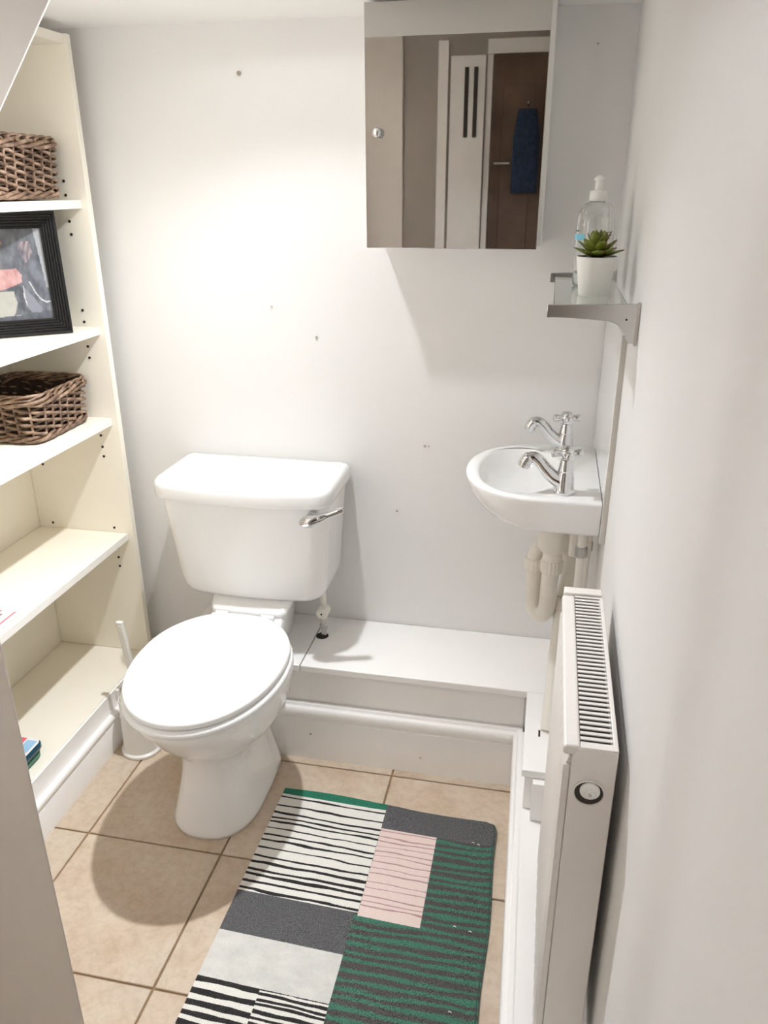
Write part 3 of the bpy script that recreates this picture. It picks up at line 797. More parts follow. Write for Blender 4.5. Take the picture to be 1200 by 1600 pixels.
jit = b.math('MULTIPLY', b.math('SUBTRACT', b.noise(co, 700, 1), 0.5), 0.0022)
ys = b.math('ADD', ys, jit); xs = b.math('ADD', x, jit); yy = b.math('ADD', y, jit)
yw = b.math('ADD', yy, b.math('MULTIPLY', b.math('ADD', x, 0.43), 0.030))
def gt(a_, v_): return b.math('GREATER_THAN', a_, v_)
def lt(a_, v_): return b.math('LESS_THAN', a_, v_)
def AND(*a_):
    r = a_[0]
    for q in a_[1:]: r = b.math('MULTIPLY', r, q)
    return r
K, Wt = (0, 0, 0), (1, 1, 1)
def stripes(coord, centres, half, lo, hi):
    f = b.math('DIVIDE', b.math('SUBTRACT', coord, lo), hi - lo)
    st_ = [(0.0, K)]
    for c_ in sorted(centres):
        hh = half(c_) if callable(half) else half
        st_ += [((c_ - hh - lo) / (hi - lo), Wt), ((c_ + hh - lo) / (hi - lo), K)]
    return b.ramp(f, st_[:32], 'CONSTANT')
weave = b.ramp(b.noise(co, 500, 2, 0.8), [(0.30, (0, 0, 0)), (0.70, (1, 1, 1))])
twill = b.n('ShaderNodeTexWave'); b.put(twill.inputs['Vector'], co); twill.inputs['Scale'].default_value = 130; twill.inputs['Distortion'].default_value = 3; twill.bands_direction = 'DIAGONAL'
char = b.mix(weave, sr(40, 41, 44), sr(128, 128, 130))
white = b.mix(b.math('MULTIPLY', b.noise(co, 14, 4, 0.6), 0.35), sr(240, 238, 232), sr(196, 194, 186))
ink = b.mix(weave, sr(24, 23, 24), sr(70, 68, 68))
green = b.mix(weave, sr(20, 84, 68), sr(70, 150, 122))
pink = b.mix(weave, sr(236, 218, 212), sr(224, 202, 196))
C15 = [1.4504, 1.4196, 1.3956, 1.3809, 1.3671, 1.3455, 1.3258, 1.3092, 1.2866, 1.2616, 1.2425, 1.2225, 1.2094, 1.1923, 1.17]
s15 = stripes(ys, C15, lambda c_: 0.0026 if c_ > 1.26 else 0.0034, 1.15, 1.50)
secA = b.mix(s15, white, ink)
CP = [1.3906, 1.3717, 1.3599, 1.3436, 1.3294, 1.316, 1.2977, 1.2823, 1.265, 1.2413, 1.2265, 1.2036, 1.1914, 1.1797]
sp_ = stripes(b.math('ADD', ys, -0.006), CP, 0.0014, 1.15, 1.42)
secP = b.mix(b.math('MULTIPLY', sp_, 0.75), pink, b.mix(b.noise(co, 8), sr(170, 128, 126), sr(150, 110, 116)))
gw = b.n('ShaderNodeTexWave', wave_type='BANDS', bands_direction='Y'); b.put(gw.inputs['Vector'], b.comb(b.math('MULTIPLY', x, 0.25), b.math('ADD', y, b.math('MULTIPLY', wob, 1.3)), 0.0)); gw.inputs['Scale'].default_value = 16.0; gw.inputs['Distortion'].default_value = 2.2; gw.inputs['Detail'].default_value = 1.0; gw.inputs['Detail Scale'].default_value = 1.5
gm = b.math('MULTIPLY', b.math('SUBTRACT', b.math('ADD', gw.outputs['Fac'], b.math('MULTIPLY', b.math('SUBTRACT', weave, 0.5), 0.9)), 0.40), 2.6, clamp=True)
gshade = b.mix(weave, sr(30, 80, 66), sr(96, 148, 128))
secG = b.mix(gm, b.mix(weave, sr(40, 39, 40), sr(112, 106, 106)), gshade)
dirt = b.math('MULTIPLY', b.noise(b.comb(b.math('MULTIPLY', x, 0.7), y, 0.0), 30, 5, 0.7), 0.75)
secW = b.mix(dirt, sr(238, 237, 233), sr(168, 168, 164))
CT = [0.9585, 0.9335, 0.9095, 0.8915, 0.871, 0.846, 0.82, 0.80, 0.77, 0.745]
stt = stripes(b.math('ADD', ys, 0.003), CT, lambda c_: 0.0062 if c_ not in (0.8915, 0.80) else 0.0042, 0.70, 1.0)
CF = [0.9655, 0.955, 0.943, 0.934, 0.921, 0.909, 0.898, 0.884, 0.873, 0.86, 0.85, 0.838]
stf = stripes(b.math('ADD', ys, 0.004), CF, 0.0030, 0.80, 1.0)
left = lt(xs, -0.440)
secT = b.mix(b.mix(left, stf, stt), white, ink)
colr = secG
def over(mask, c_):
    global colr
    colr = b.mix(mask, colr, c_)
over(AND(lt(xs, -0.305), gt(yw, 1.065), lt(yw, 1.171)), char)
over(AND(lt(xs, -0.305), gt(yw, 0.961), lt(yw, 1.065)), secW)
over(AND(lt(xs, -0.305), gt(yw, 0.70), lt(yw, 0.961)), secT)
over(AND(lt(xs, -0.305), lt(yw, 0.70)), char)
over(AND(lt(xs, -0.299), gt(yw, 1.165)), secA)
over(AND(lt(xs, -0.297), gt(yw, 1.461)), green)
over(AND(gt(xs, -0.2985), lt(xs, -0.167), gt(yw, 1.158)), secP)
over(AND(gt(xs, -0.2985), gt(yw, 1.404)), char)
tw = b.math('MULTIPLY_ADD', twill.outputs['Fac'], 0.14, 0.90)
colr = b.mix(1.0, colr, b.comb(tw, tw, tw), 'MULTIPLY')
b.set(Base_Color=colr, Roughness=0.95); b.b.inputs['Specular IOR Level'].default_value = 0.15
b.bump(b.math('ADD', weave, b.math('MULTIPLY', twill.outputs['Fac'], 0.6)), 0.5, 0.0012)
MAT['rug'] = b.m
rug = obj('rug', bm, 'rug', smooth=50)
tag(rug, 'flat woven rug patterned in white, charcoal, green and pink stripes on the tiled floor', 'rug')
bm = bmesh.new(); pts = [rug_xyz(nx, j) for j in range(0, ny + 1, 2)]
tube(bm, [(p[0] - 0.004, p[1], p[2] + 0.0002) for p in pts], 0.0011, 6); MAT['hem'] = plain('hem_thread', sr(60, 84, 74), 0.9, var=0.2, scale=300)
obj('hem_seam', bm, 'hem', rug, label='dark stitched hem')
bm = bmesh.new(); tube(bm, [(p[0] - 0.0003, p[1], max(0.0018, p[2] - 0.0018)) for p in pts], 0.0016, 6); obj('side_binding', bm, 'hem', rug)
MAT['lint'] = plain('pale_lint', (0.7, 0.7, 0.66), 0.9)
for (x, y) in ((-0.083, 1.395), (-0.070, 1.391), (-0.098, 1.166), (-0.066, 1.160), (-0.085, 0.985)):
    bm = bmesh.new(); tube(bm, [(x - 0.003, y, 0.0068), (x, y + 0.001, 0.0074), (x + 0.003, y - 0.001, 0.0068)], 0.0011, 6); obj('lint_fleck', bm, 'lint', rug)

# ------------------------------------------------------------------ mirror cabinet
cl, cr, cb, ct = -0.389, -0.036, 1.278, 1.722
cf = 1.712
mc = root('mirror_cabinet', (-0.215, YB, 1.28), 'wall hung bathroom cabinet with a mirrored door and small chrome knob', 'cabinet')
bm = bmesh.new(); box(bm, cl + 0.004, cr + 0.008, cf + 0.020, YB - 0.0015, cb + 0.004, ct - 0.002); obj('carcass', bm, 'gloss', mc, bevel=0.0015)
bm = nbox(cl + 0.001, cr - 0.001, cf + 0.004, cf + 0.0195, cb + 0.001, ct - 0.001); dr = obj('door', bm, 'gloss', mc, bevel=0.001)
bm = nbox(cl, cr, cf, cf + 0.0038, cb, ct); obj('mirror_glass', bm, 'mirror', dr, bevel=0.0012, seg=1)
bm = bmesh.new(); lathe(bm, [(0.0045, 0.0), (0.004, -0.006), (0.0085, -0.010), (0.0095, -0.014), (0.0085, -0.018), (0.004, -0.021)], 20, (-0.362, cf, 1.497), 'Y'); obj('knob', bm, 'chrome', dr, smooth=50)

# ------------------------------------------------------------------ glass shelf with its chrome brackets
zs = 1.222
gs = root('glass_shelf', (0.07, 1.54, zs), 'small green tinted glass shelf on two chrome brackets on the right wall', 'shelf')
bm = nbox(0.005, 0.122, 1.304, 1.80, zs - 0.0065, zs); obj('glass_plate', bm, 'glass', gs, bevel=0.001)
def bracket(y, thick=0.007):
    xb = XW(y) - 0.0035
    poly = [(-0.004, zs + 0.004), (-0.004, zs - 0.0155)]
    for i in range(0, 9):
        t = i / 8; poly.append((-0.004 + 0.092 * t, zs - 0.0155 - 0.004 * t * t))
    for i in range(1, 8):
        aa = PI / 2 * i / 8; poly.append((0.088 + 0.032 * math.sin(aa), zs - 0.0195 - 0.032 * (1 - math.cos(aa))))
    poly += [(xb - 0.010, zs - 0.053), (xb, zs - 0.053), (xb, zs + 0.008), (xb - 0.01, zs + 0.008)]
    bm = bmesh.new(); prism(bm, poly, y, y + thick, 'Y'); o = obj('bracket', bm, 'chrome_dull', gs, bevel=0.0009)
    bm = nbox(xb - 0.0015, xb + 0.002, y - 0.001, y + thick + 0.003, zs - 0.056, zs + 0.010); obj('wall_plate', bm, 'seal', o)
    bm = bmesh.new(); lathe(bm, [(0.0016, 0.001), (0.0016, -0.0006)], 8, (xb - 0.016, y, zs - 0.016), 'Y'); obj('screw', bm, 'hole', o)
    return o
bracket(1.296); bracket(1.7905)

# potted succulent
ps = root('potted_succulent', (0.0685, 1.44, zs), 'small green artificial succulent in a white pot on the glass shelf', 'plant')
px, py = 0.0715, 1.452
bm = bmesh.new(); lathe(bm, [(0.024, 0.0), (0.0256, 0.0015), (0.0335, 0.063), (0.0335, 0.065), (0.0318, 0.065), (0.0305, 0.057)], 40, (px, py, zs + 0.0004)); obj('pot', bm, 'pot', ps, smooth=40)
bm = bmesh.new(); lathe(bm, [(0.0302, 0.0575), (0.026, 0.061), (0.010, 0.064)], 24, (px, py, zs)); obj('soil', bm, 'soil', ps)
def leaf(az, el, ln, wd, base_z, r0):
    bm = bmesh.new(); rings = []; N = 9
    A = Vector((math.cos(az), math.sin(az), 0)); Up = Vector((0, 0, 1)); side = Vector((-math.sin(az), math.cos(az), 0))
    for i in range(N + 1):
        t = i / N
        e = el + 0.35 * t - 0.15
        d = A * math.cos(el) + Up * math.sin(el)
        nn = Up * math.cos(el) - A * math.sin(el)
        c_ = Vector((px, py, base_z)) + A * r0 + d * (ln * t) + nn * (0.004 * t * t)
        w_ = wd * (math.sin(PI * (0.18 + 0.80 * t ** 1.15)) ** 0.75) * (1 if t < 0.9 else 0.8); th = 0.0030 * (1 - 0.75 * t)
        if i == N: w_ = 0.0004; th = 0.0003
        rings.append([tuple(c_ + side * (w_ * math.cos(2 * PI * k / 8)) + nn * (th * math.sin(2 * PI * k / 8) + 0.22 * w_ * abs(math.cos(2 * PI * k / 8)))) for k in range(8)])
    loft(bm, rings); return bm
k = 0
for (cnt, el, ln, wd, bz, r0) in ((8, 0.20, 0.039, 0.0112, 0.0665, 0.006), (7, 0.58, 0.038, 0.0108, 0.069, 0.004), (6, 0.95, 0.037, 0.0095, 0.072, 0.002), (4, 1.28, 0.034, 0.0065, 0.074, 0.001)):
    for i in range(cnt):
        az = 2 * PI * (i + 0.5 * (k % 2)) / cnt + random.uniform(-.12, .12); obj('leaf', leaf(az, el + random.uniform(-.08, .08), ln * random.uniform(.93, 1.07), wd, zs + bz, r0), 'leaf', ps, smooth=180)
    k += 1

# soap bottle
bx_, by_ = 0.0715, 1.60
bt = root('soap_bottle', (bx_, by_, zs), 'clear plastic soap bottle with white push pull cap, behind the succulent on the shelf', 'bottle')
bm = bmesh.new()
prof_b = [(0.030, 0.0004), (0.034, 0.004), (0.0345, 0.03), (0.0352, 0.085), (0.0350, 0.112), (0.0338, 0.126), (0.0300, 0.138), (0.0225, 0.1458), (0.0135, 0.149), (0.0125, 0.156), (0.0113, 0.156), (0.0122, 0.1478), (0.0214, 0.1444), (0.0288, 0.137), (0.0326, 0.1255), (0.0338, 0.112), (0.0340, 0.085), (0.0333, 0.03), (0.0326, 0.005), (0.0285, 0.0022)]
lathe(bm, prof_b, 40, (bx_, by_, zs)); obj('bottle_body', bm, 'bottle', bt, smooth=60)
bm = bmesh.new(); lathe(bm, [(0.0150, 0.1505), (0.0158, 0.152), (0.0150, 0.166), (0.0135, 0.168), (0.0075, 0.169), (0.0072, 0.184), (0.0098, 0.186), (0.0098, 0.1885), (0.0065, 0.191), (0.003, 0.1935)], 28, (bx_, by_, zs)); obj('cap', bm, 'capwhite', bt, smooth=40)
def label_patch(a0, a1, z0, z1, r=0.0353):
    bm = bmesh.new(); n = 14; R0 = []; R1 = []
    for rr_ in (r, r + 0.0003):
        ring = []
        for i in range(n + 1):
            aa = math.radians(a0 + (a1 - a0) * i / n); ring.append((bx_ + rr_ * math.cos(aa), by_ + rr_ * math.sin(aa)))
        (R0 if rr_ == r else R1).append(ring)
    A_ = R0[0]; B_ = R1[0]
    loft(bm, [[(p[0], p[1], z0) for p in A_], [(p[0], p[1], z0) for p in B_], [(p[0], p[1], z1) for p in B_], [(p[0], p[1], z1) for p in A_], [(p[0], p[1], z0) for p in A_]], False, False, False)
    return bm
obj('blue_label', label_patch(183, 238, zs + 0.083, zs + 0.094), 'cyan', bt, label='pale blue label band')
obj('label_text', label_patch(190, 215, zs + 0.098, zs + 0.101), 'grey_ink', bt)
obj('label_text', label_patch(275, 318, zs + 0.097, zs + 0.0985), 'grey_ink', bt)
obj('label_text', label_patch(268, 345, zs + 0.0925, zs + 0.0932), 'grey_ink', bt)
obj('label_text', label_patch(292, 345, zs + 0.0865, zs + 0.0872), 'grey_ink', bt)

# ------------------------------------------------------------------ splashback panel, basin, taps
bm = bmesh.new(); prism(bm, [(0.1245, 1.428), (0.1245, 1.86), (XW(1.86) - 0.0006, 1.86), (XW(1.428) - 0.0006, 1.428)], 0.765, 1.160, 'Z')
sb = obj('splashback_panel', bm, 'ceramic', None, bevel=0.001)
tag(sb, 'plain white glossy splashback panel on the wall behind the basin', 'splashback')
bm = nbox(0.1255, XW(1.43) - 0.0006, 1.4258, 1.4278, 0.765, 1.160); obj('sealant_line', bm, 'seal', sb, label='grey sealant line')

zb = 0.843; xb_ = 0.1235; yc = 1.615
bs = root('wash_basin', (xb_, yc, zb), 'small white D shaped cloakroom wash basin on the right wall below the glass shelf', 'basin')
def basin_ring(x_l, w, z, xr=xb_, xs=0.015, e=2.15, n=25):
    """D outline: straight back at xr, straight sides to xs, then a half oval to x_l"""
    out = []
    for i in range(6): out.append((xr + (xs - xr) * i / 6, yc - w, z))
    for i in range(n + 1):
        aa = -PI / 2 - PI * i / n
        out.append((xs + (xs - x_l) * spow(math.cos(aa), e), yc + w * spow(math.sin(aa), e), z))
    for i in range(1, 7): out.append((xs + (xr - xs) * i / 6, yc + w, z))
    return out
def inner_ring(cx, rx, ry, z, e=2.1, n=38):
    """same point count as basin_ring"""
    out = []; N = 6 + 26 + 6
    for i in range(N):
        aa = math.radians(-38) - 2 * PI * (i) / N
        out.append((cx + rx * spow(math.cos(aa), e), yc + ry * spow(math.sin(aa), e), z))
    return out
bm = bmesh.new()
rings = [basin_ring(-0.066, 0.150, 0.7675), basin_ring(-0.090, 0.166, 0.7705), basin_ring(-0.115, 0.1735, 0.780), basin_ring(-0.133, 0.1765, 0.796), basin_ring(-0.1435, 0.1785, 0.814), basin_ring(-0.1490, 0.1802, 0.830), basin_ring(-0.151, 0.181, zb - 0.005), basin_ring(-0.150, 0.180, zb - 0.0015), basin_ring(-0.147, 0.177, zb),
         inner_ring(-0.037, 0.090, 0.149, zb - 0.0005), inner_ring(-0.037, 0.086, 0.145, zb - 0.004), inner_ring(-0.036, 0.076, 0.130, zb - 0.028), inner_ring(-0.034, 0.060, 0.105, zb - 0.052), inner_ring(-0.032, 0.028, 0.055, zb - 0.064)]
loft(bm, rings, True, True)
obj('bowl', bm, 'ceramic', bs, smooth=60)
bm = bmesh.new(); lathe(bm, [(0.017, 0.0), (0.019, 0.001), (0.014, 0.003), (0.008, 0.003)], 20, (-0.032, yc, zb - 0.0645)); obj('plug_hole', bm, 'chrome', bs, smooth=40)

def tap(x, y, z, label):
    t = root('pillar_tap', (x, y, z), label, 'tap', 'pair of chrome basin taps')
    bm = bmesh.new(); lathe(bm, [(0.0215, 0.0), (0.022, 0.002), (0.022, 0.005), (0.0195, 0.007), (0.0185, 0.012), (0.0178, 0.028), (0.0152, 0.042), (0.0145, 0.044), (0.0155, 0.046), (0.0145, 0.048), (0.0125, 0.064), (0.0115, 0.067), (0.0075, 0.068), (0.0075, 0.074)], 32, (x, y, z)); obj('body', bm, 'chrome', t, smooth=40)
    bm = bmesh.new()
    path = [(x - 0.006, y, z + 0.022), (x - 0.022, y, z + 0.030), (x - 0.038, y, z + 0.046), (x - 0.052, y, z + 0.062), (x - 0.064, y, z + 0.069), (x - 0.074, y, z + 0.064), (x - 0.080, y, z + 0.052)]
    pp = smoothpath(path, 5); n = len(pp)
    tube(bm, pp, [0.0155 - 0.0048 * min(1, i / n * 1.6) + (0.0020 if i > n * 0.72 else 0) for i in range(n)], 16); spt = obj('spout', bm, 'chrome', t, smooth=180)
    bm = bmesh.new(); p_ = Vector(path[-1]); tube(bm, [(p_.x + 0.0015, p_.y, p_.z + 0.004), (p_.x - 0.0012, p_.y, p_.z - 0.0035)], [0.0128, 0.0118], 16); obj('spout_ring', bm, 'chrome', spt, smooth=40)
    hz = z + 0.080
    bm = bmesh.new(); lathe(bm, [(0.0085, -0.009), (0.0125, -0.006), (0.0138, 0.002), (0.0120, 0.007), (0.0098, 0.0085), (0.0105, 0.0115), (0.006, 0.014), (0.002, 0.0145)], 24, (x, y, hz)); hd_ = obj('handle', bm, 'chrome', t, smooth=50)
    for q in range(4):
        a_ = math.radians(10 + 90 * q); d_ = Vector((math.cos(a_), math.sin(a_), 0)); c_ = Vector((x, y, hz))
        bm = bmesh.new(); tube(bm, [tuple(c_ + d_ * s_) for s_ in (0.008, 0.013, 0.020, 0.026, 0.0295, 0.0305)], [0.0060, 0.0056, 0.0070, 0.0086, 0.0072, 0.0026], 14); obj('handle_arm', bm, 'chrome', hd_, smooth=180)
    return t
t1 = tap(0.053, 1.487, zb, 'nearer chrome cross head pillar tap on the basin, in front of its twin')
t2 = copy_tree(t1); t2.location = (0.055, 1.742, zb); ORG[t2.name] = Vector((0.055, 1.742, zb)); t2['label'] = 'farther chrome cross head pillar tap on the basin, next to the back wall'

# ------------------------------------------------------------------ waste trap below the basin
tr = root('waste_trap', (0.045, 1.61, 0.722), 'cream plastic waste trap with U bend and swan neck under the basin', 'waste trap')
ty = 1.60
bm = bmesh.new(); lathe(bm, [(0.030, 0.765), (0.0375, 0.764), (0.036, 0.70), (0.033, 0.672), (0.029, 0.666), (0.0215, 0.665), (0.0215, 0.640)], 28, (0.045, ty, 0)); obj('waste_cup', bm, 'pvc', tr, smooth=40)
def ribbed(cx, cy, z0, z1, r, n=18):
    bm = bmesh.new(); rings = []
    for (z, k_) in ((z0, 0.93), (z0 + 0.002, 1.0), (z1 - 0.004, 1.03), (z1, 0.95)):
        ring = []
        for i in range(n * 4):
            a_ = 2 * PI * i / (n * 4); rr_ = r * k_ * (1 + 0.035 * (1 if (i % 4) < 2 else -0.6)); ring.append((cx + rr_ * math.cos(a_), cy + rr_ * math.sin(a_), z))
        rings.append(ring)
    return loft(bm, rings)
obj('ribbed_nut', ribbed(0.045, ty, 0.612, 0.642, 0.0235), 'pvc', tr, smooth=50)
# U bend seen almost edge on: it runs back and to the left
bm = bmesh.new(); r_ = 0.0185
pth = [(0.044, ty, 0.615), (0.043, ty, 0.575), (0.0425, ty, 0.535), (0.040, ty + 0.003, 0.512), (0.032, ty + 0.012, 0.497), (0.020, ty + 0.026, 0.496), (0.012, ty + 0.036, 0.510), (0.010, ty + 0.040, 0.53), (0.009, ty + 0.042, 0.575), (0.008, ty + 0.043, 0.60)]
tube(bm, smoothpath(pth, 5), r_, 20); obj('u_bend', bm, 'pvc', tr, smooth=180)
obj('ribbed_nut', ribbed(0.008, ty + 0.043, 0.596, 0.622, 0.0225), 'pvc', tr, smooth=50)
bm = bmesh.new()
pth = [(0.008, ty + 0.043, 0.615), (0.009, ty + 0.045, 0.632), (0.020, ty + 0.056, 0.650), (0.045, ty + 0.066, 0.658), (0.070, ty + 0.066, 0.650), (0.086, ty + 0.060, 0.625), (0.088, ty + 0.055, 0.600), (0.083, ty + 0.045, 0.565), (0.078, ty + 0.03, 0.535)]
tube(bm, smoothpath(pth, 5), 0.0165, 18); obj('swan_neck', bm, 'pvc', tr, smooth=180)
obj('coupling', ribbed(0.0755, ty + 0.022, 0.500, 0.540, 0.0205, 12), 'pvc', tr, smooth=50)
bm = bmesh.new(); tube(bm, [(0.0755, ty + 0.022, 0.515), (0.070, 1.55, 0.42), (0.064, 1.475, ZL + 0.001)], 0.017, 18); obj('waste_pipe', bm, 'pipe', tr, smooth=60)
obj('pipe_notch', nbox(0.0435, 0.0475, 1.448, 1.470, ZL, ZL + 0.0006), 'hole', st2)
for (x, y, r, lab) in ((0.098, 1.500, 0.0085, 'white painted supply pipe under the basin, farther from the wall'), (0.1125, 1.53, 0.0065, 'thin white painted supply pipe under the basin, close against the wall')):
    bm = bmesh.new(); tube(bm, [(x, y, 0.7655), (x, y, 0.55), (x, y, ZL + 0.001)], r, 14)
    sp1 = root('supply_pipe', (x, y, ZL), lab, 'pipe', 'supply pipes under the basin'); obj('pipe', bm, 'pipe', sp1, smooth=60)
    bm = bmesh.new(); lathe(bm, [(r * 1.05, 0.700), (r * 1.5, 0.702), (r * 1.5, 0.722), (r * 1.05, 0.724)], 6, (x, y, 0)); obj('compression_nut', bm, 'chrome_dull', sp1)
wb_ = nbox(0.075, 0.119, 1.515, 1.555, 0.690, 0.765); o = obj('wall_bracket', wb_, 'pvc', bs, bevel=0.004)

# ------------------------------------------------------------------ radiator
rx0, rx1, ry0, ry1, rz0, rz1 = 0.0525, 0.1175, 0.785, 1.192, 0.235, 0.787
ra = root('radiator', ((rx0 + rx1) / 2, (ry0 + ry1) / 2, rz0), 'white enamel panel radiator with slotted top grille on the right wall', 'radiator')
# fluted front panel
bm = bmesh.new(); poly = []
ny_ = 12; pit = (ry1 - ry0 - 0.05) / ny_
poly.append((rx0 + 0.006, ry0 + 0.006))
for i in range(ny_):
    y = ry0 + 0.025 + i * pit
    poly += [(rx0 + 0.0016, y), (rx0, y + pit * 0.12), (rx0, y + pit * 0.55), (rx0 + 0.0016, y + pit * 0.67)]
poly += [(rx0 + 0.004, ry1 - 0.025), (rx0 + 0.006, ry1 - 0.006), (rx0 + 0.016, ry1 - 0.006), (rx0 + 0.016, ry0 + 0.006)]
loft(bm, [[(p[0], p[1], rz0) for p in poly], [(p[0], p[1], rz1 - 0.030) for p in poly], [(p[0] + 0.004 if p[0] < rx0 + .01 else p[0], p[1], rz1 - 0.018) for p in poly], ])
obj('front_panel', bm, 'radiator', ra, smooth=40)
obj('rear_panel', nbox(rx1 - 0.014, rx1 - 0.002, ry0 + 0.008, ry1 - 0.008, rz0, rz1 - 0.02), 'radiator', ra, bevel=0.003)
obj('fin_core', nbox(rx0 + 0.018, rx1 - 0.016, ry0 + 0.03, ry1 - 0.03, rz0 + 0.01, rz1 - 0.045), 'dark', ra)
# end covers
def end_cover(ya, yb):
    bm = bmesh.new(); poly = [(rx0 + 0.012, rz0 - 0.004), (rx0 + 0.012, rz1 - 0.014), (rx0 + 0.017, rz1 - 0.004), (rx0 + 0.022, rz1 - 0.0015), (rx1 - 0.006, rz1 - 0.0015), (rx1, rz1 - 0.006), (rx1, rz0 - 0.004)]
    prism(bm, poly, ya, yb, 'Y'); return bm
ec = obj('end_cover', end_cover(ry0, ry0 + 0.003), 'radiator', ra, bevel=0.0012)
obj('end_cover', end_cover(ry1 - 0.003, ry1), 'radiator', ra, bevel=0.0012)
obj('side_return', nbox(rx0 + 0.003, rx0 + 0.0118, ry0 + 0.003, ry0 + 0.0058, rz0, rz1 - 0.03), 'radiator', ra, bevel=0.001)
# top grille: rails around the slots and one bar between each pair of slots
gt_ = obj('top_grille', nbox(rx0 + 0.001, 0.0735, ry0 + 0.0005, ry1 - 0.026, rz1 - 0.014, rz1), 'radiator', ra, bevel=0.004, seg=4)
obj('grille_rail', nbox(0.1115, rx1, ry0 + 0.0005, ry1 - 0.026, rz1 - 0.0095, rz1), 'radiator', gt_, bevel=0.0012)
obj('grille_end', nbox(0.0735, 0.1115, ry0 + 0.0005, ry0 + 0.0115, rz1 - 0.010, rz1 - 0.0001), 'radiator', gt_)
obj('grille_end', nbox(rx0 + 0.004, rx1 - 0.001, ry1 - 0.022, ry1 - 0.0005, rz1 - 0.012, rz1 + 0.002), 'radiator', gt_, bevel=0.002)
NS = 36; y0_, y1_ = ry0 + 0.0115, ry1 - 0.0262; ptc = (y1_ - y0_) / NS
barm = None
for i in range(NS):
    y = y0_ + i * ptc
    if barm is None:
        barm = obj('grille_bar', nbox(0.0735, 0.1115, y + ptc * 0.52, y + ptc * 1.0, rz1 - 0.0018, rz1 - 0.0004), 'radiator', gt_); o = barm
    else:
        o = barm.copy(); COL.objects.link(o)
    o.location = (0, i * ptc, 0)
obj('slot_shade_sheet', nbox(0.0745, 0.1105, ry0 + 0.010, ry1 - 0.024, rz1 - 0.013, rz1 - 0.0095), 'dark', ra)  # dark sheet added under the slots, paints the shade inside them
# recessed vent cap on the near end
vx, vz = 0.0885, 0.722
bm = bmesh.new(); rings = []
for (r, d) in ((0.0195, 0.0), (0.0195, -0.0018), (0.0175, -0.0022), (0.0165, 0.0002)): rings.append([(vx + r * math.cos(2 * PI * i / 32), ry0 + d, vz + r * math.sin(2 * PI * i / 32)) for i in range(32)])
rings.append(rings[0]); loft(bm, rings, False, False); vc = obj('vent_ring', bm, 'radiator', ec, smooth=40)
bm = bmesh.new(); lathe(bm, [(0.0168, 0.0), (0.0168, -0.0009)], 32, (vx, ry0, vz), 'Y'); obj('vent_shade', bm, 'dark', ec, label='dark disc painted as the recess shade')  # flat dark disc, paints the shadow around the raised plug
bm = bmesh.new(); lathe(bm, [(0.0120, -0.0008), (0.0120, -0.003), (0.0095, -0.0055), (0.0062, -0.006), (0.0050, -0.0095), (0.002, -0.0095)], 26, (vx + 0.001, ry0, vz + 0.0042), 'Y'); obj('vent_plug', bm, 'capwhite', ec, smooth=40)
bm = bmesh.new(); lathe(bm, [(0.0021, -0.009), (0.0021, -0.0102)], 12, (vx + 0.001, ry0, vz + 0.0042), 'Y'); obj('bleed_screw', bm, 'chrome_dull', ec)
for z in (0.42, 0.64):
    obj('wall_hanger', nbox(rx1 - 0.003, XW(1.0) - 0.006, 1.05, 1.08, z, z + 0.04), 'radiator', ra)

# ------------------------------------------------------------------ fixtures of the downlight and the added hall fill
dl = root('ceiling_downlight', (SPOT_POS[0], SPOT_POS[1], ZC), 'small round recessed downlight in the low white ceiling', 'lamp')
bm = bmesh.new(); rings = []
for (r, d) in ((0.030, 0.0), (0.042, 0.0), (0.042, -0.004), (0.032, -0.007), (0.030, -0.004)): rings.append([(SPOT_POS[0] + r * math.cos(2 * PI * i / 32), SPOT_POS[1] + r * math.sin(2 * PI * i / 32), ZC + d) for i in range(32)])
rings.append(rings[0]); loft(bm, rings, False, False); obj('trim_ring', bm, 'chrome', dl, smooth=40)
bm = bmesh.new(); lathe(bm, [(0.029, -0.0005), (0.028, -0.003), (0.015, -0.004)], 28, (SPOT_POS[0], SPOT_POS[1], ZC)); obj('lens', bm, 'emit', dl, smooth=60)
hp = root('fill_pendant', (HALL_FILL_POS[0], HALL_FILL_POS[1], 2.30), 'added white globe fill lamp hanging unseen from the hall ceiling behind the viewer', 'lamp')  # made-up fixture for the added fill light, out of view
bm = bmesh.new(); tube(bm, [(HALL_FILL_POS[0], HALL_FILL_POS[1], 2.30), (HALL_FILL_POS[0], HALL_FILL_POS[1], 2.17)], 0.004, 8); obj('cord', bm, 'capwhite', hp)
bm = bmesh.new(); lathe(bm, [(0.05, 2.30), (0.05, 2.285), (0.01, 2.275)], 20, (HALL_FILL_POS[0], HALL_FILL_POS[1], 0)); obj('ceiling_rose', bm, 'capwhite', hp)
bm = bmesh.new(); rings = [(0.045, 0.115), (0.085, 0.085), (0.115, 0.03), (0.115, -0.03), (0.085, -0.085), (0.05, -0.10)]
lathe(bm, [(r, z) for r, z in rings], 28, HALL_FILL_POS, cap=False); obj('shade', bm, 'globe', hp, smooth=180)

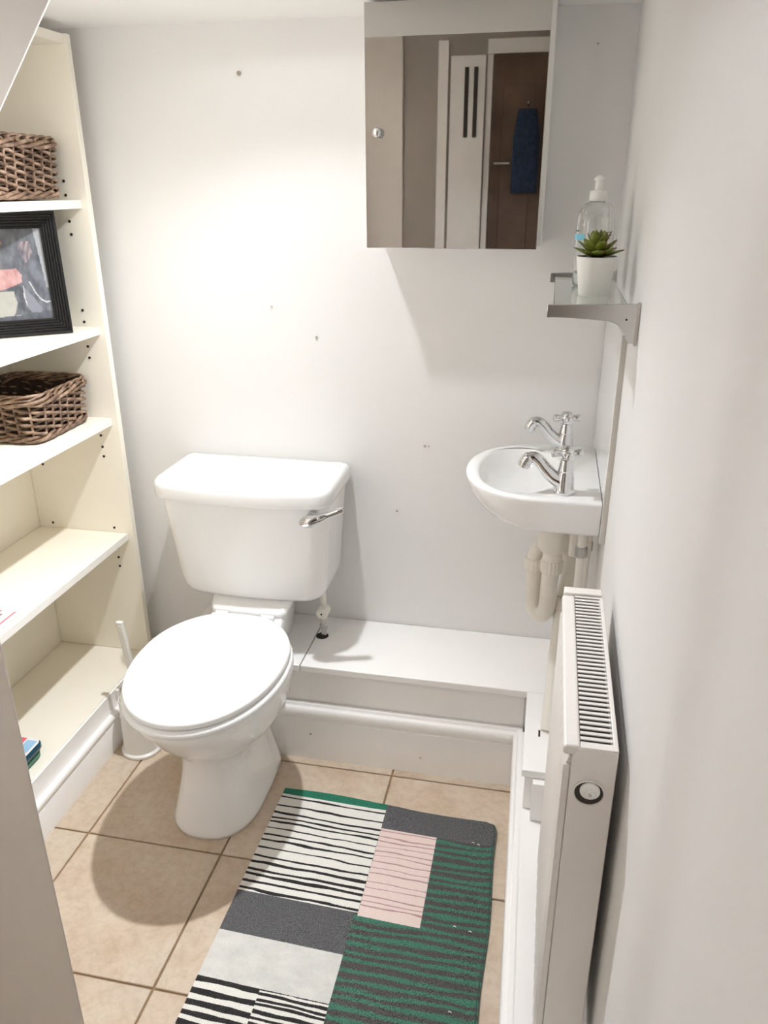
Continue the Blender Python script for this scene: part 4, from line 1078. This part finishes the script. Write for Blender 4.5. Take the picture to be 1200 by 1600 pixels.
# ------------------------------------------------------------------ hall seen in the mirror
dm = struct(obj('door_1', nbox(-0.350, 0.100, -0.979, -0.945, 0.0, 1.98), 'brown', bevel=0.002))
for (x0, x1, z0, z1) in ((-0.300, -0.150, 1.05, 1.85), (-0.100, 0.050, 1.05, 1.85), (-0.300, -0.150, 0.2, 0.9), (-0.100, 0.050, 0.2, 0.9)):
    obj('door_panel', nbox(x0, x1, -0.9448, -0.938, z0, z1), 'brown', dm, bevel=0.004)
bm = bmesh.new(); tube(bm, [(-0.325, -0.944, 1.50), (-0.325, -0.915, 1.50), (-0.290, -0.908, 1.50), (-0.250, -0.908, 1.50)], 0.007, 10); obj('door_handle', bm, 'chrome_dull', dm, smooth=50)
for (n_, bx0, bx1, bz0, bz1) in (('architrave', -0.385, -0.355, 0.0, 1.984), ('architrave', -0.385, 0.11, 1.985, 2.05), ('architrave', -0.625, -0.575, 0.0, 2.05)):
    obj(n_, nbox(bx0, bx1, -0.979, -0.960, bz0, bz1), 'gloss', dm, bevel=0.003)
d2 = struct(obj('door_2', nbox(-0.560, -0.390, -0.979, -0.940, 0.0, 1.98), 'gloss', bevel=0.002))
for (x0, x1) in ((-0.445, -0.425), (-0.490, -0.470)):
    obj('door_slot', nbox(x0, x1, -0.9398, -0.936, 1.62, 1.93), 'dark', d2)
tw_ = root('towel', (-0.175, -0.93, 1.75), 'dark blue towel hanging from a hook on the brown hall door', 'towel')
bm = bmesh.new(); rings = []
for j in range(10):
    z = 1.74 - 0.38 * j / 9; ring = []
    w = 0.045 + 0.02 * min(1, j / 3)
    for i in range(24):
        a_ = 2 * PI * i / 24; ring.append((-0.175 + w * math.cos(a_), -0.905 + (0.020 + 0.006 * math.sin(i * 1.9 + j * .3)) * math.sin(a_), z))
    rings.append(ring)
loft(bm, rings); obj('cloth', bm, 'towel', tw_, smooth=180)
bm = bmesh.new(); tube(bm, smoothpath([(-0.175, -0.937, 1.76), (-0.175, -0.915, 1.755), (-0.175, -0.905, 1.775)], 4), 0.004, 8); obj('hook', bm, 'chrome', dm, smooth=60)
